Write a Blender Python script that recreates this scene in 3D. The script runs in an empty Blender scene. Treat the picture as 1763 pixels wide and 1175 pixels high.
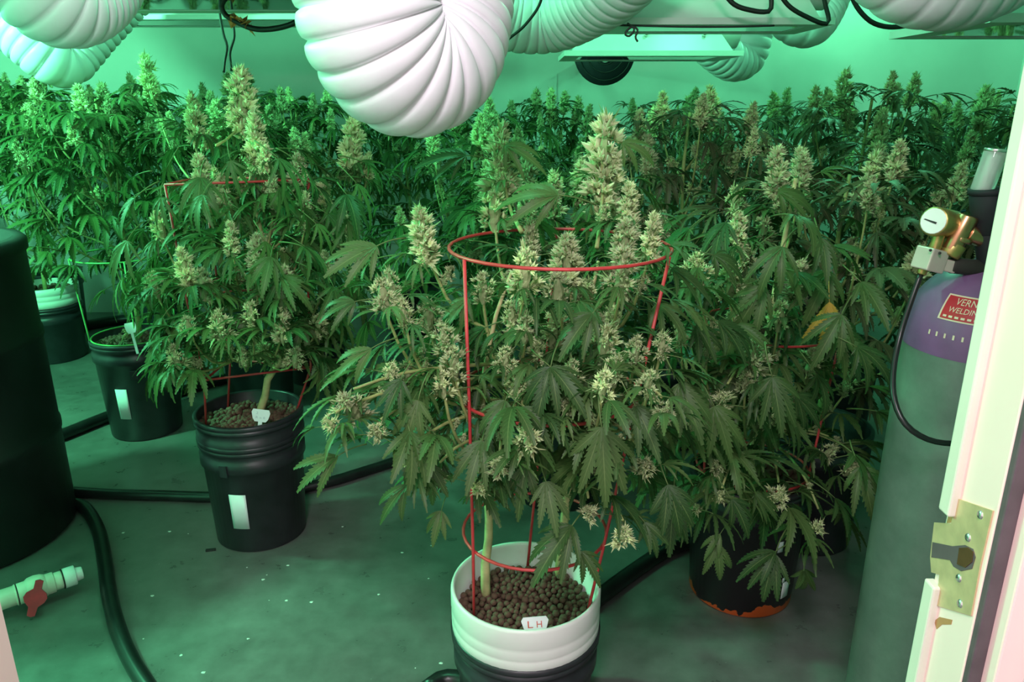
import bpy, math, random
from mathutils import Vector, Matrix, Euler

# ------------------------------------------------------------------ camera, world, lights
SC = bpy.context.scene
COL = SC.collection
F, W_PX, H_PX = 1300.0, 1763.0, 1175.0
PITCH = math.radians(17.5)
CAMH = 1.27
CP, SP = math.cos(PITCH), math.sin(PITCH)

cam_d = bpy.data.cameras.new('camera')
cam = bpy.data.objects.new('camera', cam_d)
COL.objects.link(cam)
cam.location = (0, 0, CAMH)
cam.rotation_euler = (math.pi / 2 - PITCH, 0, 0)
cam_d.sensor_width = 36.0
cam_d.lens = 36.0 * F / W_PX
cam_d.clip_start = 0.02
SC.camera = cam

wd = bpy.data.worlds.new('hall_air')
SC.world = wd
wd.use_nodes = True
bg = wd.node_tree.nodes['Background']
bg.inputs[0].default_value = (1.0, 0.86, 0.88, 1)
bg.inputs[1].default_value = 0.75

def area_light(name, loc, target, size, power, color, sy=None):
    d = bpy.data.lights.new(name, 'AREA')
    d.energy = power
    d.color = color
    d.size = size
    if sy:
        d.shape = 'RECTANGLE'
        d.size_y = sy
    o = bpy.data.objects.new(name, d)
    COL.objects.link(o)
    o.location = loc
    v = Vector(target) - Vector(loc)
    o.rotation_euler = v.to_track_quat('-Z', 'Y').to_euler()
    return o

GREEN = (0.16, 1.0, 0.47)
HALL = (1.0, 0.87, 0.95)
def bulb(name, loc, power, color, radius=0.07):
    d = bpy.data.lights.new(name, 'POINT')
    d.energy = power
    d.color = color
    d.shadow_soft_size = radius
    o = bpy.data.objects.new(name, d)
    COL.objects.link(o)
    o.location = loc
    return o
area_light('hall_ceiling_lamp', (-0.14, -0.30, 2.22), (0.0, 1.5, 0.9), 0.35, 17, HALL)
BULBS = [((-2.20, 2.00, 1.84), 128), ((0.72, 2.62, 1.98), 10), ((1.85, 4.05, 2.30), 26), ((-0.28, 1.75, 2.30), 27)]
for loc, pw in BULBS:
    bulb('green_work_lamp', loc, pw, GREEN)

SC.view_settings.view_transform = 'Standard'
SC.view_settings.look = 'None'
SC.view_settings.gamma = 1.0
SC.view_settings.use_curve_mapping = False
SC.view_settings.exposure = 0.68

# ------------------------------------------------------------------ pixel -> place helpers
def ray(px, py):
    u = (px - W_PX / 2) / F
    v = (py - H_PX / 2) / F
    return Vector((u, CP - v * SP, -SP - v * CP))

def atY(px, py, Y):
    d = ray(px, py)
    return Vector((0, 0, CAMH)) + d * (Y / d.y)

def atZ(px, py, Z=0.0):
    d = ray(px, py)
    return Vector((0, 0, CAMH)) + d * ((Z - CAMH) / d.z)

def atX(px, py, X):
    d = ray(px, py)
    return Vector((0, 0, CAMH)) + d * (X / d.x)

# ------------------------------------------------------------------ materials
def new_mat(name):
    m = bpy.data.materials.new(name)
    m.use_nodes = True
    nt = m.node_tree
    return m, nt, nt.nodes['Principled BSDF']

def plain(name, col, rough=0.5, metal=0.0, noise=0.12, scale=30, bump=0.0, spec=0.5):
    m, nt, b = new_mat(name)
    tc = nt.nodes.new('ShaderNodeTexCoord')
    n = nt.nodes.new('ShaderNodeTexNoise')
    n.inputs['Scale'].default_value = scale
    n.inputs['Detail'].default_value = 5
    nt.links.new(tc.outputs['Object'], n.inputs['Vector'])
    r = nt.nodes.new('ShaderNodeValToRGB')
    c0 = [max(0, c * (1 - noise)) for c in col]
    c1 = [min(1, c * (1 + noise)) for c in col]
    r.color_ramp.elements[0].color = (*c0, 1)
    r.color_ramp.elements[1].color = (*c1, 1)
    r.color_ramp.elements[0].position = 0.3
    r.color_ramp.elements[1].position = 0.7
    nt.links.new(n.outputs[0], r.inputs[0])
    nt.links.new(r.outputs[0], b.inputs['Base Color'])
    b.inputs['Roughness'].default_value = rough
    b.inputs['Metallic'].default_value = metal
    b.inputs['Specular IOR Level'].default_value = spec
    if bump:
        bp = nt.nodes.new('ShaderNodeBump')
        bp.inputs['Strength'].default_value = bump
        bp.inputs['Distance'].default_value = 0.01
        nt.links.new(n.outputs[0], bp.inputs['Height'])
        nt.links.new(bp.outputs[0], b.inputs['Normal'])
    return m

M = {}
M['wall'] = plain('white_wall_paint', (0.64, 0.65, 0.63), 0.55, noise=0.05, scale=4, bump=0.03)
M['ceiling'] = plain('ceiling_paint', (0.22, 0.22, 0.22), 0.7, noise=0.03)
M['duct'] = plain('white_duct_vinyl', (0.80, 0.77, 0.82), 0.42, noise=0.05, scale=14, bump=0.08)
M['hood'] = plain('white_enamel_sheet', (0.66, 0.68, 0.66), 0.35, noise=0.05, scale=9)
M['black'] = plain('black_bucket_plastic', (0.026, 0.024, 0.031), 0.36, noise=0.3, scale=18, bump=0.02)
M['tank'] = plain('black_tank_plastic', (0.008, 0.008, 0.009), 0.5, noise=0.4, scale=12, bump=0.05)
M['hose'] = plain('black_hose_rubber', (0.012, 0.012, 0.013), 0.33, noise=0.3, scale=20)
M['cord'] = plain('black_cord_rubber', (0.012, 0.013, 0.012), 0.5)
M['white'] = plain('white_bucket_plastic', (0.82, 0.80, 0.78), 0.35, noise=0.04, scale=10)
M['paper'] = plain('white_paper', (0.80, 0.80, 0.84), 0.6, noise=0.03)
M['red'] = plain('red_coated_wire', (0.55, 0.045, 0.05), 0.4, noise=0.2)
M['greenw'] = plain('green_coated_wire', (0.12, 0.42, 0.12), 0.4, noise=0.2)
M['blue'] = plain('blue_coated_wire', (0.03, 0.16, 0.42), 0.4, noise=0.2)
M['pvc'] = plain('cream_pvc', (0.72, 0.72, 0.62), 0.35, noise=0.06)
M['pvcw'] = plain('white_pvc', (0.82, 0.82, 0.84), 0.35, noise=0.04)
M['redp'] = plain('red_plastic', (0.50, 0.010, 0.03), 0.4, noise=0.2)
M['stem'] = plain('pale_stalk', (0.52, 0.47, 0.22), 0.6, noise=0.25, scale=40, bump=0.1)
M['twig'] = plain('green_branch', (0.30, 0.34, 0.12), 0.6, noise=0.3, scale=40)
M['pebble'] = plain('brown_clay', (0.13, 0.068, 0.045), 0.85, noise=0.35, scale=50, bump=0.2)
M['purple'] = plain('purple_paint', (0.21, 0.10, 0.24), 0.35, noise=0.12, scale=25, bump=0.04)
M['brass'] = plain('dull_brass', (0.66, 0.52, 0.30), 0.4, 0.35, noise=0.12, scale=60)
M['brassd'] = plain('aged_brass', (0.45, 0.34, 0.12), 0.4, 0.8, noise=0.2, scale=40)
M['copper'] = plain('copper_brass', (0.60, 0.31, 0.17), 0.28, 0.95, noise=0.15, scale=40)
M['pinkblk'] = plain('pale_metal_block', (0.62, 0.50, 0.46), 0.4, 0.3, noise=0.06)
M['jamb'] = plain('cream_gloss_paint', (0.92, 0.68, 0.64), 0.4, noise=0.03, scale=6)
M['stop'] = plain('ivory_gloss_paint', (0.72, 0.69, 0.60), 0.4, noise=0.05, scale=8)
M['seal'] = plain('dark_seal', (0.10, 0.075, 0.085), 0.6, noise=0.2)
M['chip'] = plain('bare_wood', (0.50, 0.24, 0.10), 0.7, noise=0.2)
M['screw'] = plain('zinc_screw', (0.75, 0.75, 0.72), 0.25, 0.9)
M['dial'] = plain('white_dial', (0.80, 0.82, 0.80), 0.4, noise=0.02)
M['ink'] = plain('black_ink', (0.02, 0.02, 0.02), 0.6)
M['redink'] = plain('red_ink', (0.60, 0.10, 0.07), 0.6)
M['greyink'] = plain('faint_grey_ink', (0.50, 0.50, 0.58), 0.6)
M['decalr'] = plain('red_decal', (0.52, 0.025, 0.04), 0.35, noise=0.08)
M['decalw'] = plain('cream_decal', (0.78, 0.68, 0.50), 0.4, noise=0.05)
M['tape'] = plain('orange_crumbling_tape', (0.62, 0.24, 0.07), 0.8, noise=0.45, scale=60, bump=0.4)
M['dark'] = plain('dark_recess', (0.03, 0.025, 0.022), 0.8)
M['fan'] = plain('black_fan_mesh', (0.010, 0.010, 0.016), 0.7)
M['flower'] = plain('pale_tag_plastic', (0.80, 0.72, 0.76), 0.5, noise=0.05)
M['speck'] = plain('pale_speck', (0.70, 0.70, 0.68), 0.6, noise=0.1)

def glassy():
    m, nt, b = new_mat('hood_glass')
    b.inputs['Base Color'].default_value = (0.05, 0.055, 0.05, 1)
    b.inputs['Roughness'].default_value = 0.03
    b.inputs['Specular IOR Level'].default_value = 1.0
    b.inputs['IOR'].default_value = 2.1
    n = nt.nodes.new('ShaderNodeTexNoise')
    n.inputs['Scale'].default_value = 3
    bp = nt.nodes.new('ShaderNodeBump')
    bp.inputs['Strength'].default_value = 0.01
    nt.links.new(n.outputs[0], bp.inputs['Height'])
    nt.links.new(bp.outputs[0], b.inputs['Normal'])
    return m
M['glass'] = glassy()

def tube_glass():
    m, nt, b = new_mat('clear_tube')
    b.inputs['Base Color'].default_value = (0.85, 0.92, 0.88, 1)
    b.inputs['Roughness'].default_value = 0.08
    b.inputs['Transmission Weight'].default_value = 0.65
    b.inputs['IOR'].default_value = 1.3
    return m
M['clear'] = tube_glass()

def floor_mat():
    m, nt, b = new_mat('worn_concrete_floor')
    tc = nt.nodes.new('ShaderNodeTexCoord')
    def noise(scale, detail, rough=0.55):
        n = nt.nodes.new('ShaderNodeTexNoise')
        n.inputs['Scale'].default_value = scale
        n.inputs['Detail'].default_value = detail
        n.inputs['Roughness'].default_value = rough
        nt.links.new(tc.outputs['Object'], n.inputs['Vector'])
        return n
    a, c, s = noise(2.2, 6), noise(14, 8, 0.65), noise(90, 3)
    r = nt.nodes.new('ShaderNodeValToRGB')
    r.color_ramp.elements[0].position = 0.32
    r.color_ramp.elements[0].color = (0.085, 0.088, 0.082, 1)
    r.color_ramp.elements[1].position = 0.70
    r.color_ramp.elements[1].color = (0.20, 0.205, 0.195, 1)
    mx = nt.nodes.new('ShaderNodeMix')
    mx.data_type = 'FLOAT'
    mx.inputs[0].default_value = 0.45
    nt.links.new(a.outputs[0], mx.inputs[2])
    nt.links.new(c.outputs[0], mx.inputs[3])
    nt.links.new(mx.outputs[0], r.inputs[0])
    r2 = nt.nodes.new('ShaderNodeValToRGB')
    r2.color_ramp.elements[0].position = 0.74
    r2.color_ramp.elements[0].color = (0, 0, 0, 1)
    r2.color_ramp.elements[1].position = 0.78
    r2.color_ramp.elements[1].color = (1, 1, 1, 1)
    nt.links.new(s.outputs[0], r2.inputs[0])
    m2 = nt.nodes.new('ShaderNodeMix')
    m2.data_type = 'RGBA'
    nt.links.new(r2.outputs[0], m2.inputs[0])
    nt.links.new(r.outputs[0], m2.inputs[6])
    m2.inputs[7].default_value = (0.42, 0.43, 0.40, 1)
    nt.links.new(m2.outputs[2], b.inputs['Base Color'])
    rr = nt.nodes.new('ShaderNodeMapRange')
    rr.inputs[1].default_value = 0.3
    rr.inputs[2].default_value = 0.7
    rr.inputs[3].default_value = 0.24
    rr.inputs[4].default_value = 0.46
    nt.links.new(c.outputs[0], rr.inputs[0])
    nt.links.new(rr.outputs[0], b.inputs['Roughness'])
    bp = nt.nodes.new('ShaderNodeBump')
    bp.inputs['Strength'].default_value = 0.08
    nt.links.new(c.outputs[0], bp.inputs['Height'])
    nt.links.new(bp.outputs[0], b.inputs['Normal'])
    return m
M['floor'] = floor_mat()

def leaf_mat(name, dark, light, vein, trans=0.28, mixfac=1.0):
    m, nt, b = new_mat(name)
    oi = nt.nodes.new('ShaderNodeObjectInfo')
    ramp = nt.nodes.new('ShaderNodeValToRGB')
    ramp.color_ramp.elements[0].color = (*dark, 1)
    ramp.color_ramp.elements[1].color = (*light, 1)
    nt.links.new(oi.outputs['Random'], ramp.inputs[0])
    uv = nt.nodes.new('ShaderNodeUVMap')
    sx = nt.nodes.new('ShaderNodeSeparateXYZ')
    nt.links.new(uv.outputs[0], sx.inputs[0])
    # midrib: v near 0 ; side veins: stripes along u - 0.5 v
    mr = nt.nodes.new('ShaderNodeMapRange')
    mr.inputs[1].default_value = 0.04
    mr.inputs[2].default_value = 0.10
    mr.inputs[3].default_value = 1.0
    mr.inputs[4].default_value = 0.0
    nt.links.new(sx.outputs[1], mr.inputs[0])
    ma = nt.nodes.new('ShaderNodeMath')
    ma.operation = 'MULTIPLY_ADD'
    nt.links.new(sx.outputs[1], ma.inputs[0])
    ma.inputs[1].default_value = -0.16
    nt.links.new(sx.outputs[0], ma.inputs[2])
    mm = nt.nodes.new('ShaderNodeMath')
    mm.operation = 'MULTIPLY'
    nt.links.new(ma.outputs[0], mm.inputs[0])
    mm.inputs[1].default_value = 12.0
    fr = nt.nodes.new('ShaderNodeMath')
    fr.operation = 'FRACT'
    nt.links.new(mm.outputs[0], fr.inputs[0])
    sv = nt.nodes.new('ShaderNodeMapRange')
    sv.inputs[1].default_value = 0.06
    sv.inputs[2].default_value = 0.16
    sv.inputs[3].default_value = 0.40
    sv.inputs[4].default_value = 0.0
    nt.links.new(fr.outputs[0], sv.inputs[0])
    mxm = nt.nodes.new('ShaderNodeMath')
    mxm.operation = 'MAXIMUM'
    nt.links.new(mr.outputs[0], mxm.inputs[0])
    nt.links.new(sv.outputs[0], mxm.inputs[1])
    sc = nt.nodes.new('ShaderNodeMath')
    sc.operation = 'MULTIPLY'
    sc.inputs[1].default_value = 0.75
    nt.links.new(mxm.outputs[0], sc.inputs[0])
    mix = nt.nodes.new('ShaderNodeMix')
    mix.data_type = 'RGBA'
    nt.links.new(sc.outputs[0], mix.inputs[0])
    nt.links.new(ramp.outputs[0], mix.inputs[6])
    mix.inputs[7].default_value = (*vein, 1)
    nt.links.new(mix.outputs[2], b.inputs['Base Color'])
    b.inputs['Roughness'].default_value = 0.5
    b.inputs['Specular IOR Level'].default_value = 0.35
    tr = nt.nodes.new('ShaderNodeBsdfTranslucent')
    nt.links.new(mix.outputs[2], tr.inputs[0])
    ms = nt.nodes.new('ShaderNodeMixShader')
    ms.inputs[0].default_value = trans
    nt.links.new(b.outputs[0], ms.inputs[1])
    nt.links.new(tr.outputs[0], ms.inputs[2])
    nt.links.new(ms.outputs[0], nt.nodes['Material Output'].inputs[0])
    return m
M['leaf'] = leaf_mat('cannabis_leaf', (0.028, 0.078, 0.020), (0.085, 0.155, 0.042), (0.17, 0.25, 0.085))
M['leafb'] = leaf_mat('brown_lit_and_wilted_leaf', (0.055, 0.072, 0.031), (0.115, 0.130, 0.058), (0.20, 0.21, 0.10))  # browner leaf copy: paints the right side's dim white light; also the wilted seedling
M['leafy'] = leaf_mat('yellowed_leaf', (0.60, 0.40, 0.06), (0.66, 0.45, 0.08), (0.75, 0.60, 0.2))

def bud_mat():
    m, nt, b = new_mat('frosty_bud')
    at = nt.nodes.new('ShaderNodeAttribute')
    at.attribute_name = 'Col'
    oi = nt.nodes.new('ShaderNodeObjectInfo')
    hs = nt.nodes.new('ShaderNodeHueSaturation')
    mr = nt.nodes.new('ShaderNodeMapRange')
    mr.inputs[3].default_value = 0.75
    mr.inputs[4].default_value = 1.2
    nt.links.new(oi.outputs['Random'], mr.inputs[0])
    nt.links.new(mr.outputs[0], hs.inputs['Value'])
    nt.links.new(at.outputs['Color'], hs.inputs['Color'])
    nt.links.new(hs.outputs[0], b.inputs['Base Color'])
    b.inputs['Roughness'].default_value = 0.75
    tr = nt.nodes.new('ShaderNodeBsdfTranslucent')
    nt.links.new(hs.outputs[0], tr.inputs[0])
    ms = nt.nodes.new('ShaderNodeMixShader')
    ms.inputs[0].default_value = 0.2
    nt.links.new(b.outputs[0], ms.inputs[1])
    nt.links.new(tr.outputs[0], ms.inputs[2])
    nt.links.new(ms.outputs[0], nt.nodes['Material Output'].inputs[0])
    return m
M['bud'] = bud_mat()

def orange_bucket_mat():
    m, nt, b = new_mat('black_paint_over_orange')
    tc = nt.nodes.new('ShaderNodeTexCoord')
    sx = nt.nodes.new('ShaderNodeSeparateXYZ')
    nt.links.new(tc.outputs['Object'], sx.inputs[0])
    n = nt.nodes.new('ShaderNodeTexNoise')
    n.inputs['Scale'].default_value = 22
    n.inputs['Detail'].default_value = 6
    nt.links.new(tc.outputs['Object'], n.inputs['Vector'])
    ma = nt.nodes.new('ShaderNodeMath')
    ma.operation = 'MULTIPLY_ADD'
    nt.links.new(n.outputs[0], ma.inputs[0])
    ma.inputs[1].default_value = -0.12
    nt.links.new(sx.outputs[2], ma.inputs[2])
    lt = nt.nodes.new('ShaderNodeMath')
    lt.operation = 'LESS_THAN'
    nt.links.new(ma.outputs[0], lt.inputs[0])
    lt.inputs[1].default_value = -0.040
    mix = nt.nodes.new('ShaderNodeMix')
    mix.data_type = 'RGBA'
    nt.links.new(lt.outputs[0], mix.inputs[0])
    mix.inputs[6].default_value = (0.022, 0.017, 0.022, 1)
    mix.inputs[7].default_value = (0.85, 0.13, 0.03, 1)
    nt.links.new(mix.outputs[2], b.inputs['Base Color'])
    b.inputs['Roughness'].default_value = 0.35
    return m
M['orangeb'] = orange_bucket_mat()

def cyl_mat():
    m, nt, b = new_mat('scuffed_grey_green_steel')
    tc = nt.nodes.new('ShaderNodeTexCoord')
    n = nt.nodes.new('ShaderNodeTexNoise')
    n.inputs['Scale'].default_value = 9
    n.inputs['Detail'].default_value = 9
    n.inputs['Roughness'].default_value = 0.7
    nt.links.new(tc.outputs['Object'], n.inputs['Vector'])
    r = nt.nodes.new('ShaderNodeValToRGB')
    r.color_ramp.elements[0].position = 0.28
    r.color_ramp.elements[0].color = (0.12, 0.19, 0.155, 1)
    r.color_ramp.elements[1].position = 0.72
    r.color_ramp.elements[1].color = (0.21, 0.30, 0.25, 1)
    nt.links.new(n.outputs[0], r.inputs[0])
    nt.links.new(r.outputs[0], b.inputs['Base Color'])
    b.inputs['Roughness'].default_value = 0.38
    b.inputs['Metallic'].default_value = 0.25
    return m
M['steel'] = cyl_mat()

# ------------------------------------------------------------------ mesh helpers
class MB:
    def __init__(s):
        s.v, s.f, s.m = [], [], []
    def add(s, vs, fs, mi=0):
        o = len(s.v)
        s.v += [tuple(p) for p in vs]
        s.f += [tuple(i + o for i in f) for f in fs]
        s.m += [mi] * len(fs)
        return s
    def box(s, lo, hi, mi=0):
        x0, y0, z0 = lo
        x1, y1, z1 = hi
        vs = [(x0, y0, z0), (x1, y0, z0), (x1, y1, z0), (x0, y1, z0), (x0, y0, z1), (x1, y0, z1), (x1, y1, z1), (x0, y1, z1)]
        return s.add(vs, [(0, 3, 2, 1), (4, 5, 6, 7), (0, 1, 5, 4), (1, 2, 6, 5), (2, 3, 7, 6), (3, 0, 4, 7)], mi)
    def mesh(s, name, mats, smooth=True):
        me = bpy.data.meshes.new(name)
        me.from_pydata(s.v, [], s.f)
        for mt in (mats if isinstance(mats, (list, tuple)) else [mats]):
            me.materials.append(mt)
        if any(s.m):
            me.polygons.foreach_set('material_index', s.m)
        if smooth:
            me.polygons.foreach_set('use_smooth', [True] * len(s.f))
        me.update()
        return me

def link(name, me, parent=None, loc=(0, 0, 0), rot=(0, 0, 0)):
    o = bpy.data.objects.new(name, me)
    COL.objects.link(o)
    o.location = loc
    o.rotation_euler = rot
    if parent:
        o.parent = parent
    return o

def tag(o, label=None, cat=None, group=None, kind=None):
    if label: o['label'] = label
    if cat: o['category'] = cat
    if group: o['group'] = group
    if kind: o['kind'] = kind
    return o

def thing(name, label, cat, loc=(0, 0, 0), group=None):
    o = bpy.data.objects.new(name, None)
    COL.objects.link(o)
    o.location = loc
    o.empty_display_size = 0.05
    return tag(o, label, cat, group)

def lathe(prof, seg=40, cap=False):
    mb = MB()
    n = len(prof)
    vs = []
    for r, z in prof:
        for k in range(seg):
            a = 2 * math.pi * k / seg
            vs.append((r * math.cos(a), r * math.sin(a), z))
    fs = []
    for i in range(n - 1):
        for k in range(seg):
            k2 = (k + 1) % seg
            fs.append((i * seg + k, i * seg + k2, (i + 1) * seg + k2, (i + 1) * seg + k))
    if cap:
        fs.append(tuple(range((n - 1) * seg, n * seg)))
        fs.append(tuple(reversed(range(seg))))
    return mb.add(vs, fs)

def resample(pts, step):
    P = [Vector(p) for p in pts]
    P = [P[0] * 2 - P[1]] + P + [P[-1] * 2 - P[-2]]
    out = []
    for i in range(1, len(P) - 2):
        p0, p1, p2, p3 = P[i - 1:i + 3]
        for k in range(24):
            t = k / 24
            out.append(0.5 * ((2 * p1) + (p2 - p0) * t + (2 * p0 - 5 * p1 + 4 * p2 - p3) * t * t + (3 * p1 - p0 - 3 * p2 + p3) * t ** 3))
    out.append(P[-2])
    res = [out[0]]
    acc = 0.0
    for a, b in zip(out, out[1:]):
        L = (b - a).length
        if L < 1e-9:
            continue
        d = step - acc
        while d <= L:
            res.append(a + (b - a) * (d / L))
            d += step
        acc = L - (d - step)
    if (res[-1] - out[-1]).length > step * 0.3:
        res.append(out[-1])
    return res

def sweep(pts, rad, seg=10, cap=True, mb=None, mi=0):
    """tube through pts; rad is a number or a list"""
    mb = mb or MB()
    n = len(pts)
    pts = [Vector(p) for p in pts]
    tang = [(pts[min(i + 1, n - 1)] - pts[max(i - 1, 0)]).normalized() for i in range(n)]
    up = Vector((0, 0, 1)) if abs(tang[0].z) < 0.9 else Vector((1, 0, 0))
    nrm = (up - tang[0] * up.dot(tang[0])).normalized()
    vs = []
    for i in range(n):
        nrm = (nrm - tang[i] * nrm.dot(tang[i])).normalized()
        bn = tang[i].cross(nrm)
        r = rad[i] if isinstance(rad, (list, tuple)) else rad
        for k in range(seg):
            a = 2 * math.pi * k / seg
            vs.append(pts[i] + (nrm * math.cos(a) + bn * math.sin(a)) * r)
    fs = []
    for i in range(n - 1):
        for k in range(seg):
            k2 = (k + 1) % seg
            fs.append((i * seg + k, i * seg + k2, (i + 1) * seg + k2, (i + 1) * seg + k))
    if cap:
        fs.append(tuple(reversed(range(seg))))
        fs.append(tuple(range((n - 1) * seg, n * seg)))
    return mb.add(vs, fs, mi)

def rel(pts, base):
    b = Vector(base)
    return [Vector(p) - b for p in pts]

def tube_obj(name, pts, r, mat, label=None, cat=None, parent=None, step=0.03, seg=10, group=None, smoothpath=True):
    pts = [Vector(p) for p in pts]
    base = pts[0].copy() if parent is None else Vector((0, 0, 0))
    path = resample(pts, step) if smoothpath else pts
    me = sweep(rel(path, base), r, seg).mesh(name, mat)
    o = link(name, me, parent, base if parent is None else (0, 0, 0))
    if label:
        tag(o, label, cat, group)
    return o

# ------------------------------------------------------------------ the setting
RX0, RX1, RY0, RY1, RZ = -3.1, 2.95, 0.62, 4.65, 2.5
DX0, DX1, DZ = -0.497, 0.425, 2.04        # door opening between the jambs
def struct(name, mb, mat, smooth=False):
    o = link(name, mb.mesh(name, mat, smooth))
    o['kind'] = 'structure'
    return o
struct('floor', MB().box((RX0 - 0.1, -2.2, -0.06), (RX1 + 0.1, RY1 + 0.1, 0.0)), M['floor'])
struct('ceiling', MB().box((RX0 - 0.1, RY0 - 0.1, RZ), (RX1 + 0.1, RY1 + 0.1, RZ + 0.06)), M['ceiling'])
struct('wall_back', MB().box((RX0 - 0.1, RY1, 0), (RX1 + 0.1, RY1 + 0.1, RZ)), M['wall'])
struct('wall_left', MB().box((RX0 - 0.1, RY0, 0), (RX0, RY1, RZ)), M['wall'])
struct('wall_right', MB().box((RX1, RY0, 0), (RX1 + 0.1, RY1, RZ)), M['wall'])
wf = MB()
wf.box((RX0 - 0.1, RY0 - 0.1, 0), (DX0 - 0.02, RY0, RZ))
wf.box((DX1 + 0.02, RY0 - 0.1, 0), (RX1 + 0.1, RY0, RZ))
wf.box((DX0 - 0.02, RY0 - 0.1, DZ + 0.02), (DX1 + 0.02, RY0, RZ))
struct('wall_front', wf, M['wall'])
# the pilaster-like return on the back wall (a vertical corner shows between the lamps)
struct('trim_1', MB().box((-3.1, RY1 - 0.012, 0), (0.26, RY1, RZ)), M['wall'])

# ------------------------------------------------------------------ door frame on the right, with strike plate
JX = 0.407
dj = thing('door_frame', 'cream painted door jamb with worn brass strike plate beside gas cylinder', 'door frame', (JX, 0.59, 0))
def jbox(name, lo, hi, mat, parent=dj):
    b = Vector(dj.location)
    lo = Vector(lo) - b
    hi = Vector(hi) - b
    o = link(name, MB().box(lo, hi).mesh(name, mat, False), parent)
    bv = o.modifiers.new('b', 'BEVEL')
    bv.width = 0.002
    bv.segments = 2
    return o
jbox('jamb', (JX, 0.560, 0), (JX + 0.018, 0.626, DZ), M['jamb'])
zl, zh = atX(1610, 1000, JX).z, atX(1640, 886, JX).z
jbox('door_stop', (JX - 0.008, 0.611, 0), (JX + 0.002, 0.628, zl), M['stop'])
jbox('door_stop', (JX - 0.008, 0.611, zh), (JX + 0.002, 0.628, DZ), M['stop'])
jbox('seal_strip', (JX + 0.001, 0.553, 0), (JX + 0.014, 0.562, DZ), M['seal'])
jbox('casing', (JX + 0.013, 0.538, 0), (JX + 0.115, 0.562, DZ + 0.08), M['jamb'])

lj = thing('door_frame', 'white door jamb and casing standing opposite the strike plate', 'door frame', (DX0, 0.56, 0))
def ljbox(name, lo, hi, mat):
    b = Vector(lj.location)
    o = link(name, MB().box(Vector(lo) - b, Vector(hi) - b).mesh(name, mat, False), lj)
    bv = o.modifiers.new('b', 'BEVEL')
    bv.width = 0.002
    return o
ljbox('jamb', (DX0 - 0.018, 0.505, 0), (DX0, 0.625, DZ), M['jamb'])
ljbox('casing', (DX0 - 0.10, 0.485, 0), (DX0 - 0.012, 0.505, DZ + 0.08), M['jamb'])
hd = MB().box((DX0 - 0.018, 0.505, DZ), (DX1, 0.625, DZ + 0.018))
tag(link('door_head', hd.mesh('door_head', M['jamb'], False)), 'cream painted head board spanning the top of the doorway', 'door frame')

def poly_plate(pxs, X, thick, mat, name, parent, holes=None):
    """plate on the jamb plane x = X traced as y,z outline"""
    pts = [atX(px, py, X) - Vector(dj.location) for px, py in pxs]
    n = len(pts)
    mb = MB()
    vs = [(p.x, p.y, p.z) for p in pts] + [(p.x - thick, p.y, p.z) for p in pts]
    fs = [tuple(range(n)), tuple(reversed(range(n, 2 * n)))] + [(i, n + i, n + (i + 1) % n, (i + 1) % n) for i in range(n)]
    mb.add(vs, fs)
    return link(name, mb.mesh(name, mat, False), parent)
sp = poly_plate([(1651, 859), (1712, 880), (1690, 975), (1674, 1061), (1614, 1043), (1620, 990), (1606, 986), (1604, 960), (1611, 900), (1640, 902)],
                JX, 0.0016, M['brass'], 'strike_plate', dj)
def disc_on_jamb(px, py, r, th, mat, name, parent, X):
    c = atX(px, py, X) - Vector(dj.location)
    mb = MB()
    seg = 16
    vs, fs = [], []
    for x, rr in ((0, r), (-th, r * 0.8)):
        for k in range(seg):
            a = 2 * math.pi * k / seg
            vs.append((c.x + x, c.y + rr * math.cos(a) * 0.9, c.z + rr * math.sin(a)))
    fs = [(k, (k + 1) % seg, seg + (k + 1) % seg, seg + k) for k in range(seg)] + [tuple(range(seg, 2 * seg))]
    mb.add(vs, fs)
    return link(name, mb.mesh(name, mat), parent)
for px, py in ((1688, 887), (1667, 926), (1651, 996), (1653, 1040)):
    s_ = disc_on_jamb(px, py, 0.0042, 0.0012, M['screw'], 'screw', sp, JX - 0.0016)
poly_plate([(1606, 934), (1640, 941), (1662, 939), (1676, 946), (1680, 960), (1674, 980), (1655, 984), (1642, 976), (1636, 965), (1604, 960)],
           JX - 0.0017, 0.0004, M['seal'], 'latch_hole_shade', sp)  # flat dark patch painting the shade inside the latch hole
poly_plate([(1652, 944), (1667, 943), (1676, 951), (1674, 968), (1662, 978), (1648, 972)], JX - 0.0024, 0.0004, M['copper'], 'latch_cup', sp)
for pp in ([(1609, 1070), (1618, 1063), (1640, 1068), (1638, 1076), (1622, 1076), (1613, 1084)],
           [(1600, 1070), (1605, 1075), (1604, 1092), (1592, 1098), (1590, 1080)], [(1637, 877), (1643, 875), (1640, 900), (1630, 901)]):
    poly_plate(pp, JX, 0.0004, M['chip'], 'paint_chip', dj)

# ------------------------------------------------------------------ buckets
def arc_plate(r0, r1, z0, z1, a0, a1, th=0.002, seg=6):
    """thin curved plate on a cone between heights z0,z1 (radii r0,r1) and angles a0,a1"""
    vs, fs = [], []
    for k in range(seg + 1):
        a = a0 + (a1 - a0) * k / seg
        for (r, z) in ((r0, z0), (r1, z1), (r1 + th, z1), (r0 + th, z0)):
            vs.append((r * math.cos(a), r * math.sin(a), z))
    for k in range(seg):
        for j in range(4):
            j2 = (j + 1) % 4
            fs.append((k * 4 + j, (k + 1) * 4 + j, (k + 1) * 4 + j2, k * 4 + j2))
    fs.append((0, 1, 2, 3))
    fs.append((seg * 4 + 3, seg * 4 + 2, seg * 4 + 1, seg * 4))
    return MB().add(vs, fs)

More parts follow.
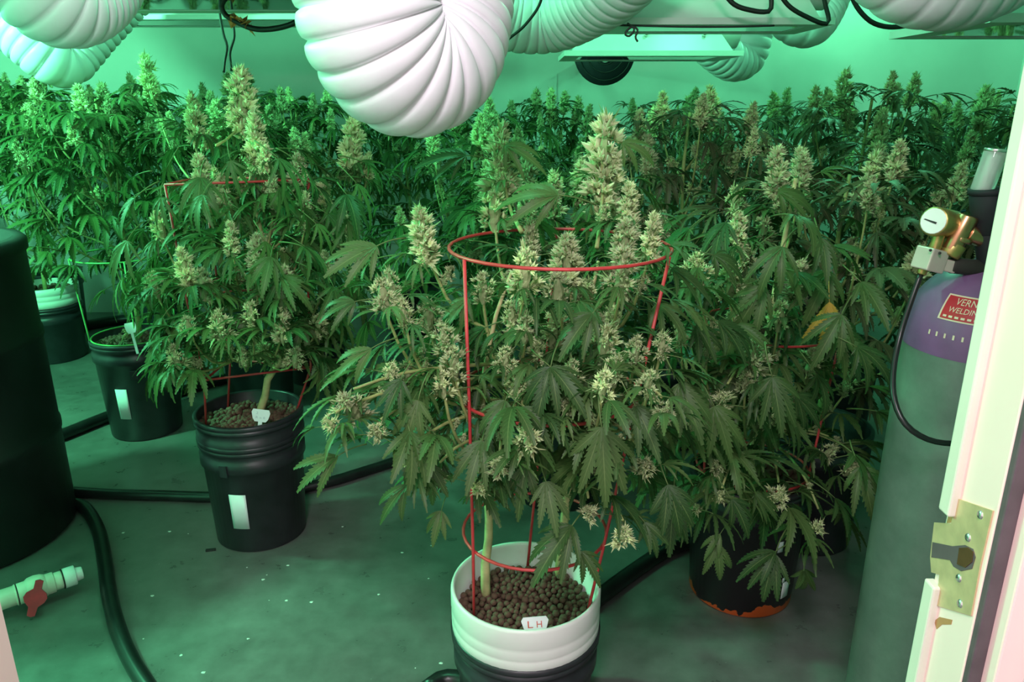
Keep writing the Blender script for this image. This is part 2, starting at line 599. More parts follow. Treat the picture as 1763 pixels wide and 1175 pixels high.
def bucket_profile(rt, rb, h, ribs=True):
    def R(z): return rb + (rt - rb) * z / h
    p = [(0.001, 0.0), (rb - 0.006, 0.0), (rb, 0.006)]
    if ribs:
        z = h - 0.085
        p += [(R(z), z), (R(z) + 0.007, z + 0.004), (R(z) + 0.007, z + 0.034), (R(z + 0.038), z + 0.038)]
    p += [(R(h - 0.03), h - 0.03), (rt + 0.001, h - 0.028), (rt + 0.005, h - 0.025), (rt + 0.005, h - 0.017), (rt + 0.0035, h - 0.016), (rt + 0.0035, h - 0.013), (rt + 0.006, h - 0.012), (rt + 0.006, h - 0.003), (rt + 0.003, h),
          (rt - 0.004, h), (rt - 0.006, h - 0.004), (R(h * 0.5) - 0.004, h * 0.5), (0.001, h * 0.5)]
    return p

def bucket(label, loc, h, rt, rb, mat, sticker=None, ear=None, rot=0.0, ribs=True, z0=0.0, group=None):
    t = thing('bucket', label, 'bucket', (loc[0], loc[1], z0), group)
    link('bucket_body', lathe(bucket_profile(rt, rb, h, ribs), 48).mesh('bucket_body', mat), t)
    def R(z): return rb + (rt - rb) * z / h + 0.0006
    if sticker:
        a, z0_, z1_, w = sticker
        tag(link('paper_label', arc_plate(R(z0_), R(z1_), z0_, z1_, a - w, a + w, 0.0012).mesh('paper_label', M['paper']), t), 'blank white paper label')
    if ear:
        a, z = ear
        e = arc_plate(R(z) + 0.004, R(z + 0.036) + 0.004, z, z + 0.036, a - 0.075, a + 0.075, 0.006, 3)
        link('handle_ear', e.mesh('handle_ear', mat, False), t)
    return t

# front pot: white bucket nested in a black one
FP = atZ(905, 1003, 0.33)
FB = Vector((FP.x, FP.y, 0))
bucket('black bucket holding the nested white pot of the front plant', FB, 0.24, 0.150, 0.133, M['black'])
wp = thing('bucket', 'white bucket filled with brown clay pebbles, nested in black bucket', 'bucket', (FB.x, FB.y, 0.012))
prof = [(0.001, 0.0), (0.118, 0.0), (0.122, 0.006), (0.139, 0.21), (0.1525, 0.214), (0.1535, 0.245), (0.1525, 0.247), (0.1535, 0.250), (0.1535, 0.268), (0.1525, 0.271),
        (0.1540, 0.276), (0.1540, 0.312), (0.1520, 0.318), (0.147, 0.318), (0.145, 0.312), (0.140, 0.22), (0.001, 0.22)]
link('bucket_body', lathe(prof, 56).mesh('bucket_body', M['white']), wp)

B2 = atZ(452, 912)
bucket('black bucket with blank white label and pebbles under the three-sided red cage', B2, 0.345, 0.148, 0.132, M['black'], sticker=(math.radians(-94), 0.085, 0.198, 0.175), ear=(math.radians(-104), 0.258))
bin2 = thing('bucket', 'second black bucket nested inside the labelled one, pebbles to brim', 'bucket', (B2.x, B2.y, 0.045))
link('bucket_body', lathe(bucket_profile(0.150, 0.130, 0.365), 48).mesh('bucket_body', M['black']), bin2)
B2H = 0.41

B3 = atZ(255, 738)
b3 = bucket('black bucket with tall white label and wilted leaves over the rim', B3, 0.40, 0.152, 0.132, M['black'], sticker=(math.radians(-93), 0.10, 0.225, 0.155), ear=(math.radians(-70), 0.265))
B4 = atZ(100, 615)
bucket('black bucket with white upper band standing behind the tall tank', B4, 0.29, 0.150, 0.132, M['black'], sticker=(math.radians(-82), 0.09, 0.215, 0.085))
wb4 = thing('bucket', 'white bucket nested in black bucket near the back wall', 'bucket', (B4.x, B4.y, 0.10))
link('bucket_body', lathe([(0.001, 0), (0.115, 0), (0.138, 0.19), (0.151, 0.195), (0.152, 0.225), (0.149, 0.228), (0.152, 0.232), (0.152, 0.25), (0.149, 0.254), (0.153, 0.258), (0.153, 0.29), (0.146, 0.292), (0.14, 0.22), (0.001, 0.21)], 48).mesh('bucket_body', M['white']), wb4)
B5 = atZ(1272, 1012)
b5 = bucket('black painted bucket worn to orange around its bottom edge', B5, 0.36, 0.150, 0.134, M['orangeb'])
for a, z, w, hh in ((-1.25, 0.20, 0.05, 0.03), (-0.95, 0.05, 0.10, 0.05), (-1.05, 0.10, 0.03, 0.015)):
    link('torn_label', arc_plate(0.1345 + 0.016 * z / .36, 0.1345 + 0.016 * (z + hh) / .36, z, z + hh, a - w, a + w, 0.0012, 3).mesh('torn_label', M['paper']), b5)
B6 = atZ(548, 650)
bucket('black bucket with narrow white label behind the caged plant', B6, 0.37, 0.150, 0.132, M['black'], sticker=(math.radians(-76), 0.10, 0.24, 0.06))

# ------------------------------------------------------------------ clay pebbles
def pebble_mesh(seed):
    import bmesh
    rng = random.Random(seed)
    bm = bmesh.new()
    bmesh.ops.create_icosphere(bm, subdivisions=2, radius=1.0)
    for v in bm.verts:
        v.co *= 1 + rng.uniform(-0.07, 0.07)
        v.co.z *= 0.92
    me = bpy.data.meshes.new('clay_pebble')
    bm.to_mesh(me)
    bm.free()
    me.materials.append(M['pebble'])
    me.polygons.foreach_set('use_smooth', [True] * len(me.polygons))
    return me
PEB = [pebble_mesh(i) for i in range(4)]
rng = random.Random(5)
placed = []
zt = 0.275
tries = 0
while len(placed) < 300 and tries < 30000:
    tries += 1
    r = 0.134 * math.sqrt(rng.random())
    a = rng.uniform(0, 2 * math.pi)
    s = rng.uniform(0.0056, 0.0085)
    x, y = r * math.cos(a), r * math.sin(a)
    if all((x - q[0]) ** 2 + (y - q[1]) ** 2 > (0.84 * (s + q[2])) ** 2 for q in placed):
        placed.append((x, y, s))
for x, y, s in placed:
    o = link('clay_pebble', PEB[rng.randrange(4)], None, (FB.x + x, FB.y + y, zt + rng.uniform(-0.004, 0.004) + 0.006 * (1 - (x * x + y * y) / 0.018)),
             (rng.uniform(0, 3), rng.uniform(0, 3), rng.uniform(0, 3)))
    o.scale = (s, s, s)
    tag(o, 'round brown clay pebble in the white pot of the front plant', 'pebble', 'clay pebbles in the white front pot')

def pebble_stuff(name, label, cx, cy, z, R, n, smin, smax, seed):
    rg = random.Random(seed)
    mb = MB()
    base = PEB[0]
    vs0 = [v.co.copy() for v in base.vertices]
    fs0 = [tuple(p.vertices) for p in base.polygons]
    for _ in range(n):
        r = R * math.sqrt(rg.random())
        a = rg.uniform(0, 6.283)
        s = rg.uniform(smin, smax)
        e = Euler((rg.uniform(0, 3), rg.uniform(0, 3), rg.uniform(0, 3))).to_matrix()
        c = Vector((r * math.cos(a), r * math.sin(a), rg.uniform(-0.004, 0.004)))
        mb.add([e @ v * s + c for v in vs0], fs0)
    mb.add([(R * math.cos(k * 0.3927), R * math.sin(k * 0.3927), -0.006) for k in range(16)], [tuple(range(16))])
    o = link(name, mb.mesh(name, M['pebble']), None, (cx, cy, z))
    tag(o, label, 'pebbles', kind='stuff')
pebble_stuff('pebble_bed', 'layer of brown clay pebbles deeper in the white pot', FB.x, FB.y, zt - 0.009, 0.135, 420, 0.006, 0.009, 1)
pebble_stuff('pebble_bed', 'brown clay pebbles filling the bucket under the three-sided cage', B2.x, B2.y, B2H - 0.035, 0.138, 420, 0.006, 0.010, 2)
pebble_stuff('pebble_bed', 'clay pebbles under wilted leaves in the back bucket', B3.x, B3.y, 0.37, 0.14, 260, 0.007, 0.010, 3)
pebble_stuff('pebble_bed', 'dark clay pebbles in the white banded bucket', B4.x, B4.y, 0.355, 0.138, 200, 0.008, 0.011, 4)
pebble_stuff('pebble_bed', 'clay pebbles in the black bucket worn to orange', B5.x, B5.y, 0.33, 0.142, 260, 0.007, 0.010, 6)

# ------------------------------------------------------------------ drum tank and pipe at the left
TR = 0.30
tf = atZ(131, 935)
TC = Vector((tf.x - TR - 0.065, tf.y + 0.05, 0))
tk = thing('water_tank', 'tall black plastic drum tank with rounded top edge', 'tank', TC)
tp = [(0.001, 0), (TR - 0.012, 0), (TR, 0.012), (TR, 0.30), (TR + 0.004, 0.305), (TR + 0.004, 0.325), (TR, 0.33), (TR, 0.60), (TR + 0.004, 0.605), (TR + 0.004, 0.625), (TR, 0.63),
      (TR - 0.002, 0.86), (TR + 0.006, 0.868), (TR + 0.006, 0.895), (TR - 0.004, 0.905), (TR - 0.03, 0.905), (TR - 0.034, 0.885), (0.001, 0.885)]
link('tank_body', lathe(tp, 64).mesh('tank_body', M['tank']), tk)
link('drain_stub', sweep(rel([TC + Vector((0.05, -TR + 0.02, 0.06)), TC + Vector((0.05, -TR - 0.05, 0.06))], TC), 0.03, 14).mesh('drain_stub', M['tank']), tk)

def pix_pipe(segs, parent, base, Y):
    pass
pa, pb = atZ(-40, 1048, 0.05), atZ(142, 986, 0.05)
pv = thing('drain_valve', 'cream plastic pipe with red ball valve lying beside the black tank', 'valve', pa)
ax = (pb - pa)
L = ax.length
def pipe_part(name, f0, f1, r, mat, parent=pv, r2=None):
    p0, p1 = ax * f0, ax * f1
    c = (p1 - p0).normalized() * 0.002
    o = link(name, sweep([p0, p0 + c, p1 - c, p1], [r * 0.94, r, r2 or r, (r2 or r) * 0.94], 18).mesh(name, mat), parent)
    return o
pipe_part('pipe', 0.0, 0.36, 0.026, M['pvc'])
pipe_part('collar', 0.345, 0.365, 0.0285, M['pvc'])
pipe_part('dark_seam', 0.365, 0.37, 0.0275, M['ink'])
vb = pipe_part('valve_body', 0.37, 0.72, 0.028, M['pvc'])
link('ball_housing', sweep([ax * 0.44, ax * 0.48, ax * 0.54, ax * 0.60, ax * 0.66], [0.026, 0.033, 0.035, 0.033, 0.026], 18).mesh('ball_housing', M['pvc']), pv)
pipe_part('pipe', 0.72, 0.80, 0.024, M['pvc'])
pipe_part('dark_seam', 0.80, 0.806, 0.0275, M['ink'])
pipe_part('coupling', 0.806, 0.93, 0.027, M['pvcw'])
pipe_part('nozzle', 0.93, 1.0, 0.019, M['pvcw'], r2=0.017)
# red handle: flat lever with round hub facing the room
hc = ax * 0.545 + Vector((0.02, -0.036, -0.002))
hmb = MB()
out = [(0, .062), (.012, .058), (.012, .030), (.030, .016), (.036, 0), (.030, -.016), (.014, -.032), (.012, -.062), (0, -.066), (-.012, -.062), (-.014, -.032), (-.030, -.016), (-.036, 0), (-.030, .016), (-.012, .030), (-.012, .058)]
n = len(out)
vs = [(x, 0, z) for x, z in out] + [(x, -0.014, z) for x, z in out]
hmb.add(vs, [tuple(range(n)), tuple(reversed(range(n, 2 * n)))] + [(i, (i + 1) % n, n + (i + 1) % n, n + i) for i in range(n)])
hh = link('valve_handle', hmb.mesh('valve_handle', M['redp'], False), pv, hc, (math.radians(-28), math.radians(18), math.radians(20)))
hh.scale = (0.75, 1, 0.72)

# ------------------------------------------------------------------ hoses on the floor
def floor_path(pxs, r):
    return [atZ(px, py, r) for px, py in pxs]
r = 0.021
tube_obj('hose', floor_path([(105, 868), (142, 872), (168, 910), (180, 965), (190, 1035), (213, 1110), (252, 1180), (310, 1250)], 0.020), 0.020, M['hose'],
         'thick black hose curving over the floor away from the tank', 'hose', step=0.02, seg=12)
tube_obj('hose', floor_path([(100, 845), (180, 851), (280, 854), (380, 856), (470, 848), (560, 832), (640, 808), (700, 788), (730, 778)], 0.018), 0.018, M['hose'],
         'black hose running behind the labelled bucket towards the back', 'hose', step=0.02, seg=12)
tube_obj('hose', floor_path([(60, 766), (120, 744), (180, 720), (260, 690), (345, 664), (430, 640), (500, 620)], 0.024), 0.024, M['hose'],
         'black hose running behind the bucket of wilted leaves', 'hose', step=0.02, seg=12)
tube_obj('hose', floor_path([(1010, 1045), (1040, 1022), (1090, 985), (1140, 952), (1190, 930), (1240, 905), (1300, 880)], 0.022), 0.022, M['hose'],
         'thick black hose between the white pot and the orange worn bucket', 'hose', step=0.02, seg=12)
tube_obj('hose', floor_path([(840, 1190), (790, 1172), (760, 1172), (735, 1190)], 0.022), 0.022, M['hose'],
         'short black hose leaving the foot of the white front pot', 'hose', step=0.02, seg=12)
tube_obj('hose', floor_path([(140, 562), (190, 553), (260, 545), (330, 530), (420, 515)], 0.03), 0.03, M['hose'],
         'black hose lying along the foot of the back wall', 'hose', step=0.03, seg=10)
rng = random.Random(9)
for i in range(26):
    px, py = rng.uniform(200, 760), rng.uniform(890, 1160)
    c = atZ(px, py, 0.0)
    mb = MB()
    k = 7
    s = rng.uniform(0.002, 0.006)
    vs = [(s * math.cos(6.283 * j / k) * rng.uniform(.6, 1.2), s * math.sin(6.283 * j / k) * rng.uniform(.5, 1), 0.0005) for j in range(k)] + [(0, 0, 0.0018)]
    mb.add(vs, [(j, (j + 1) % k, k) for j in range(k)])
    tag(link('debris_flake', mb.mesh('debris_flake', M['speck'], False), None, c), 'tiny pale flake lying on the concrete floor', 'debris', 'pale flakes on the floor')
c = atZ(363, 949)
mb = MB().box((-0.014, -0.004, 0), (0.014, 0.004, 0.006))
tag(link('debris_chip', mb.mesh('debris_chip', M['ink'], False), None, c, (0, 0, 0.2)), 'small black chip on the floor before the labelled bucket', 'debris')

# ------------------------------------------------------------------ gas cylinder at the right
CR = 0.112
cl = atY(1567, 590, 1.12)
CC = Vector((cl.x + CR, 1.12, 0))
cyl = thing('gas_cylinder', 'tall grey-green gas cylinder with purple shoulder and red decal', 'gas cylinder', CC)
zs = cl.z - 0.005           # paint line
cprof = [(0.001, 0), (CR - 0.01, 0), (CR, 0.012), (CR, zs * 0.25), (CR, zs * 0.5), (CR, zs * 0.75), (CR, zs)]
link('cylinder_body', lathe(cprof, 64).mesh('cylinder_body', M['steel']), cyl)
DH = 0.115
def dome(z):                # radius over height above the paint line
    if z < 0.02: return CR + 0.0004
    q = (z - 0.02) / DH
    return CR * math.sqrt(max(0.0, 1 - min(1, q) ** 2.1)) + 0.0004
dprof = [(dome(k * 0.135 / 24), zs + k * 0.135 / 24) for k in range(24)]
dprof = [p for p in dprof if p[0] > 0.03] + [(0.03, zs + 0.134), (0.03, zs + 0.155), (0.001, zs + 0.155)]
link('purple_shoulder', lathe(dprof, 64).mesh('purple_shoulder', M['purple']), cyl)
# decal band wrapped on the dome
def on_dome(a, s):          # a angle, s = height above paint line, lifted a little
    return None
def dome_pt(a, z, lift):
    rr = dome(z) + lift
    return (rr * math.cos(a), rr * math.sin(a), zs + z + lift * 0.5)
def dome_patch(a0, a1, z0, z1, lift, mat, name, parent, nu=20, nv=6):
    vs, fs = [], []
    for i in range(nu + 1):
        for j in range(nv + 1):
            vs.append(dome_pt(a0 + (a1 - a0) * i / nu, z0 + (z1 - z0) * j / nv, lift))
    for i in range(nu):
        for j in range(nv):
            q = i * (nv + 1) + j
            fs.append((q, q + nv + 1, q + nv + 2, q + 1))
    return link(name, MB().add(vs, fs).mesh(name, mat), parent)
DA = math.radians(-126)     # direction of the decal centre as seen from the door
dec = dome_patch(DA - 0.56, DA + 0.90, 0.056, 0.092, 0.0007, M['decalw'], 'decal', cyl)
tag(dec, 'red decal with cream border and lettering')
dome_patch(DA - 0.53, DA + 0.87, 0.0580, 0.0900, 0.0012, M['decalr'], 'decal_field', dec)
def text_mesh(s, shear=0.0):
    cu = bpy.data.curves.new('txt', 'FONT')
    cu.body = s
    cu.size = 1.0
    cu.shear = shear
    cu.resolution_u = 2
    to = bpy.data.objects.new('txt', cu)
    COL.objects.link(to)
    dg = bpy.context.evaluated_depsgraph_get()
    me = bpy.data.meshes.new_from_object(to.evaluated_get(dg))
    bpy.data.objects.remove(to)
    xs = [v.co.x for v in me.vertices]
    ys = [v.co.y for v in me.vertices]
    return me, min(xs), max(xs), min(ys), max(ys)
def dome_text(s, a0, a1, z0, z1, mat, parent):
    me, x0, x1, y0, y1 = text_mesh(s, 0.15)
    for v in me.vertices:
        fx = (v.co.x - x0) / (x1 - x0)
        fy = (v.co.y - y0) / (y1 - y0)
        v.co = dome_pt(a0 + (a1 - a0) * fx, z0 + (z1 - z0) * fy, 0.0019)
    me.materials.append(mat)
    return link('lettering', me, parent)
dome_text('VERN LEWIS', DA - 0.38, DA + 0.28, 0.0790, 0.0880, M['decalw'], dec)
dome_text('WELDING SUPPLY', DA - 0.44, DA + 0.38, 0.0680, 0.0755, M['decalw'], dec)
for k in range(16):
    a = DA - 0.49 + k * 0.08
    dome_patch(a, a + 0.05, 0.0602, 0.0632, 0.0019, M['decalw'], 'decal_dash', dec, 2, 1)
for k in range(6):
    a = DA - 0.62 + k * 0.11
    dome_patch(a, a + 0.025, 0.030, 0.037, 0.001, M['decalw'], 'stamp_mark', cyl, 2, 1)
# valve neck
top = zs + 0.155
link('valve_neck', lathe([(0.022, top - 0.02), (0.022, top + 0.05), (0.016, top + 0.055), (0.016, top + 0.10), (0.001, top + 0.10)], 20).mesh('valve_neck', M['seal']), cyl)

# regulator hung on the valve: traced at the depth of the cylinder axis
RYd = 1.10
RO = atY(1690, 470, RYd)
reg = thing('gas_regulator', 'brass gas regulator with round dial gauge on the cylinder valve', 'regulator', RO)
def R3(px, py, dy=0.0):
    return atY(px, py, RYd + dy) - RO
def rcyl(name, p0, p1, r, mat, r2=None, parent=reg, seg=20):
    p0, p1 = Vector(p0), Vector(p1)
    d = (p1 - p0)
    e = d.normalized() * min(0.002, d.length * 0.1)
    r2 = r2 or r
    return link(name, sweep([p0, p0 + e, p1 - e, p1], [r * 0.93, r, r2, r2 * 0.93], seg).mesh(name, mat), parent)
# gauge facing left and slightly to the camera
g0, g1 = R3(1607, 381, -0.01), R3(1638, 387, 0.02)
rcyl('gauge_case', g0, g1, 0.021, M['brassd'])
gd = (g0 - g1).normalized()
rcyl('gauge_dial', g0, g0 + gd * 0.0006, 0.0185, M['dial'])
tq = gd.to_track_quat('Z', 'Y').to_matrix()
nd = MB().add([tq @ Vector(p) + g0 + gd * 0.0012 for p in [(-0.014, 0.001, 0), (-0.012, 0.0022, 0), (0.006, -0.001, 0), (0.005, -0.004, 0)]], [(0, 1, 2, 3)])
link('gauge_needle', nd.mesh('gauge_needle', M['ink'], False), reg)
rcyl('gauge_stem', R3(1618, 402), R3(1608, 432), 0.008, M['brassd'])
rcyl('brass_barrel', R3(1668, 372), R3(1636, 432), 0.0145, M['copper'])
rcyl('barrel_ring', R3(1655, 408), R3(1651, 416), 0.0165, M['copper'])
rcyl('barrel_foot', R3(1646, 420), R3(1632, 440), 0.0155, M['brassd'])
rcyl('brass_union', R3(1665, 400), R3(1692, 412), 0.013, M['copper'])
def rbox(name, c, sx, sy, sz, mat, rot):
    o = link(name, MB().box((-sx, -sy, -sz), (sx, sy, sz)).mesh(name, mat, False), reg, c, rot)
    bv = o.modifiers.new('b', 'BEVEL')
    bv.width = 0.002
    bv.segments = 2
    return o
rbox('solenoid_block', R3(1601, 447), 0.0165, 0.016, 0.0165, M['pinkblk'], (0, math.radians(14), math.radians(18)))
rbox('block_arm', R3(1627, 456), 0.014, 0.009, 0.009, M['pinkblk'], (0, math.radians(14), 0))
rcyl('arm_nut', R3(1636, 457), R3(1690, 462), 0.012, M['dark'])
rcyl('hose_barb', R3(1590, 462), R3(1586, 472), 0.007, M['brassd'])
for sx_, sy_ in ((1602, 431), (1618, 436)):
    rcyl('block_screw', R3(sx_, sy_, -0.022), R3(sx_, sy_, -0.019), 0.0022, M['ink'], seg=8)
# black flow meter body with clear tube
rcyl('flow_meter_body', R3(1702, 330), R3(1706, 400), 0.0255, M['fan'], 0.024)
rcyl('flow_meter_neck', R3(1706, 398), R3(1704, 485), 0.023, M['fan'], 0.014)
rcyl('meter_collar', R3(1703, 324), R3(1702, 334), 0.027, M['fan'])
rcyl('clear_tube', R3(1690, 330), R3(1716, 258), 0.0155, M['clear'])
rcyl('tube_cap', R3(1715.4, 262), R3(1717, 256), 0.0162, M['screw'])
rcyl('tube_scale', R3(1692, 328), R3(1714, 266), 0.007, M['dial'])
tube_obj('gas_hose', [atY(1586, 470, 1.10), atY(1568, 520, 1.09), atY(1549, 580, 1.08), atY(1538, 640, 1.05), atY(1540, 690, 1.02), atY(1560, 732, 0.995), atY(1600, 758, 0.985), atY(1650, 764, 0.985), atY(1700, 755, 1.0), atY(1750, 730, 1.05)],
         0.0044, M['hose'], 'thin dark hose hanging from regulator and looped round the gas cylinder', 'hose', step=0.012, seg=8)

# ------------------------------------------------------------------ ventilation ducts
def duct(pts, rad, label, pitch=0.04, seg=40, mat=None, depth=0.095):
    P = [Vector(p) for p in pts]
    k = 8
    path = resample(P, pitch / k)
    rads = [rad * (1 - depth + depth * abs(math.sin(math.pi * i / k)) ** 0.4) for i in range(len(path))]
    base = path[0].copy()
    o = link('ventilation_duct', sweep(rel(path, base), rads, seg, cap=False).mesh('ventilation_duct', mat or M['duct']), None, base)
    tag(o, label, 'duct')
    return o
def Ys(lst):
    return [atY(*q) for q in lst]
CE = 2.49
def U(pts, up0=None, up1=None):
    P = Ys(pts)
    if up0: P = [Vector((P[0].x + up0[0], P[0].y + up0[1], CE))] + P
    if up1: P = P + [Vector((P[-1].x + up1[0], P[-1].y + up1[1], CE))]
    return P
duct(U([(612, -420, 1.20), (624, -150, 1.16), (630, -40, 1.14), (640, 40, 1.14), (672, 98, 1.16), (712, 116, 1.19), (748, 95, 1.22), (767, 40, 1.25), (776, -40, 1.28), (800, -200, 1.34)], up0=(0, 0), up1=(0.1, 0.1)),
     0.102, 'large white ribbed duct sagging in a U above the front plant', 0.022, 56)
duct(U([(20, -260, 1.50), (28, -150, 1.50), (45, -78, 1.50), (75, -30, 1.50), (110, -12, 1.53), (148, -35, 1.58), (172, -90, 1.62), (185, -170, 1.66)], up0=(0, 0), up1=(0.0, 0.0)),
     0.098, 'white ribbed duct sagging above the far left plants', 0.0125, 48, depth=0.07)
duct(U([(-190, -140, 2.9), (-100, -62, 2.9), (-20, 8, 2.9), (45, 64, 2.9), (82, 95, 2.92), (108, 104, 2.96), (128, 86, 3.0), (160, 48, 3.05), (200, 5, 3.1), (240, -40, 3.12), (280, -120, 3.1)], up1=(0.1, -0.1)),
     0.098, 'white ribbed duct bent in a V low over the plants by the wall', 0.033, 40)
duct(Ys([(760, -40, 2.35), (830, 5, 2.35), (890, 25, 2.38), (950, 25, 2.38), (1008, 0, 2.30), (1062, -38, 2.18), (1110, -95, 2.08), (1150, -170, 2.02)]),
     0.105, 'pale ribbed duct rising past the hoods behind the large sagging duct', 0.03, 40, depth=0.05)
duct(U([(1310, -90, 4.0), (1300, 0, 3.95), (1296, 60, 3.9), (1284, 98, 3.9), (1262, 105, 3.85), (1240, 92, 3.8), (1215, 70, 3.75), (1190, 50, 3.7)], up0=(0, 0)),
     0.095, 'ribbed duct curled under the far hood near the back wall', 0.036, 36)
duct(U([(1290, -120, 3.35), (1330, -20, 3.25), (1362, 28, 3.2), (1392, 40, 3.2), (1412, 18, 3.25), (1432, -30, 3.3), (1460, -110, 3.4)], up1=(0.1, 0.1)),
     0.092, 'ribbed duct bulging out below the upper hood by the bright wall', 0.03, 36, depth=0.05)
duct(Ys([(1440, -260, 1.52), (1490, -150, 1.52), (1560, -65, 1.52), (1630, -42, 1.53), (1700, -58, 1.55), (1770, -100, 1.56), (1850, -175, 1.56)]),
     0.096, 'ribbed duct over the right corner beside the door frame', 0.034, 40, depth=0.05)

# ------------------------------------------------------------------ reflector hoods
def hood(label, x0, x1, y0, y1, z, h=0.2, inset=0.12, screws=(), flange_front=0.03):
    c = Vector(((x0 + x1) / 2, (y0 + y1) / 2, z))
    t = thing('reflector_hood', label, 'lamp hood', c)
    a, b = (x1 - x0) / 2, (y1 - y0) / 2
    a2, b2 = a - inset, b - min(inset, b * 0.62)
    vs = [(-a, -b, 0.012), (a, -b, 0.012), (a, b, 0.012), (-a, b, 0.012), (-a2, -b2, h), (a2, -b2, h), (a2, b2, h), (-a2, b2, h)]
    link('shell', MB().add(vs, [(0, 1, 5, 4), (1, 2, 6, 5), (2, 3, 7, 6), (3, 0, 4, 7), (4, 5, 6, 7)]).mesh('shell', M['hood'], False), t)
    e = flange_front
    fl = MB()
    fl.box((-a - e, -b - e, -0.006), (a + e, -b + 0.03, 0.012))
    fl.box((-a - e, b - 0.03, -0.006), (a + e, b + e, 0.012))
    fl.box((-a - e, -b + 0.03, -0.006), (-a + 0.03, b - 0.03, 0.012))
    fl.box((a - 0.03, -b + 0.03, -0.006), (a + e, b - 0.03, 0.012))
    link('flange', fl.mesh('flange', M['hood'], False), t)
    link('glass_pane', MB().box((-a + 0.028, -b + 0.028, -0.004), (a - 0.028, b - 0.028, 0.002)).mesh('glass_pane', M['glass'], False), t)
    for fx in screws:
        x = -a + 2 * a * fx
        f = 0.28
        p = Vector((x, -b + (b - b2) * f - 0.002, 0.012 + (h - 0.012) * f))
        n_ = Vector((0, -(h - 0.012), (b - b2))).normalized()
        s_ = link('screw', sweep([p, p + Vector((0, -0.012, 0.006))], 0.007, 10).mesh('screw', M['screw']), t)
    for sx in (-1, 1):
        link('duct_collar', sweep([Vector((sx * (a2 + 0.02), 0, h * 0.55)), Vector((sx * (a - 0.01), 0, h * 0.55)), Vector((sx * (a + 0.05), 0, h * 0.55))], 0.085, 24, cap=False).mesh('duct_collar', M['hood']), t)
        tube = sweep([Vector((sx * a2 * 0.8, 0, h - 0.005)), Vector((sx * a2 * 0.8, 0, CE - z))], 0.003, 6)
        link('hanging_cord', tube.mesh('hanging_cord', M['cord']), t)
    return t
hl = atY(985, 94, 2.95); hr = atY(1262, 96, 2.95)
hood('white reflector hood with screws hanging before the curled duct', hl.x, hr.x, 2.95, 3.28, hl.z, 0.21, 0.13, screws=(0.46, 0.82))
hl = atY(1065, 40, 2.30); hr = atY(1412, 42, 2.30)
hood('white reflector hood with black cords looped over its front', hl.x + 0.02, hr.x, 2.30, 2.56, hl.z, 0.24, 0.14, screws=(0.42,))
hl = atY(1655, 62, 2.1)
hood('white reflector hood over the corner beside the door frame', 1.02, 1.72, 1.72, 2.1, hl.z, 0.2, 0.12)
hl = atY(190, 12, 2.35)
hood('white reflector hood with glass pane reflecting the left plants', -1.18, -0.42, 1.85, 2.35, atY(360, 17, 2.35).z, 0.2, 0.12)
hood('white reflector hood close to the back wall behind dangling cords', -1.72, -0.12, 3.42, 3.72, atY(380, 44, 3.72).z, 0.2, 0.12)  # right end lengthened behind the large duct to shade the back wall

# black disc (fan) under the far hood
dc = atY(1041, 92, 3.75)
fd = thing('wall_fan', 'round black fan guard with pale hub below the screwed hood', 'fan', dc)
def discY(r, y0, y1, mat, name, parent=fd, seg=40):
    return link(name, sweep([Vector((0, y0, 0)), Vector((0, (y0 + y1) / 2, 0)), Vector((0, y1, 0))], [r * 0.97, r, r * 0.97], seg).mesh(name, mat), parent)
discY(0.142, -0.03, 0.04, M['fan'], 'guard')
hub = discY(0.024, -0.045, -0.028, M['hood'], 'hub')
hub.location.z = -0.018
for k in range(3):
    rr = 0.05 + 0.035 * k
    pts = [Vector((rr * math.cos(a * 0.2618), -0.032, rr * math.sin(a * 0.2618))) for a in range(25)]
    link('guard_ring', sweep(pts, 0.0025, 6).mesh('guard_ring', M['cord']), fd)
link('fan_bracket', sweep([Vector((0, 0.03, 0)), Vector((0, RY1 - dc.y - 0.005, 0.0))], 0.03, 12).mesh('fan_bracket', M['fan']), fd)

# ------------------------------------------------------------------ cords
def cord(pts, r, label, step=0.012):
    return tube_obj('power_cord', pts, r, M['cord'], label, 'cord', step=step, seg=8)
cord(Ys([(378, -30, 2.25), (383, 18, 2.26), (405, 36, 2.26), (440, 50, 2.25), (480, 48, 2.24), (512, 36, 2.23), (524, 16, 2.22), (530, -20, 2.2)]), 0.0075, 'black power cord with orange tape sagging below the glass hood')
tc_ = atY(400, 32, 2.26)
tpm = MB()
rg = random.Random(3)
for k in range(26):
    f = rg.random()
    c0 = atY(385 + 45 * f, 22 + 24 * f, 2.26) - tc_
    d = Vector((rg.uniform(-1, 1), rg.uniform(-1, 1), rg.uniform(-1, 0.6))) * 0.016
    e = Vector((rg.uniform(-1, 1), rg.uniform(-1, 1), rg.uniform(-1, 1))) * 0.013
    g = Vector((rg.uniform(-1, 1), rg.uniform(-1, 1), rg.uniform(-1, 1))) * 0.008
    tpm.add([c0, c0 + d, c0 + d + e, c0 + e + g, c0 + g], [(0, 1, 2, 3), (0, 4, 3), (0, 1, 4), (1, 2, 3, 4)])
tag(link('torn_tape', tpm.mesh('torn_tape', M['tape'], False), None, tc_), 'crumbling orange tape wrapped round the sagging black cord', 'tape')
cord(Ys([(376, 0, 2.5), (379, 28, 2.5), (385, 60, 2.5), (391, 80, 2.5), (387, 105, 2.5), (385, 125, 2.5)]), 0.0042, 'straight black cord end dangling down from the glass hood edge')
cord(Ys([(398, 10, 2.5), (402, 45, 2.5), (403, 65, 2.5), (396, 90, 2.5), (397, 108, 2.5), (399, 125, 2.5)]), 0.0042, 'kinked black cord end hanging beside the straight one')
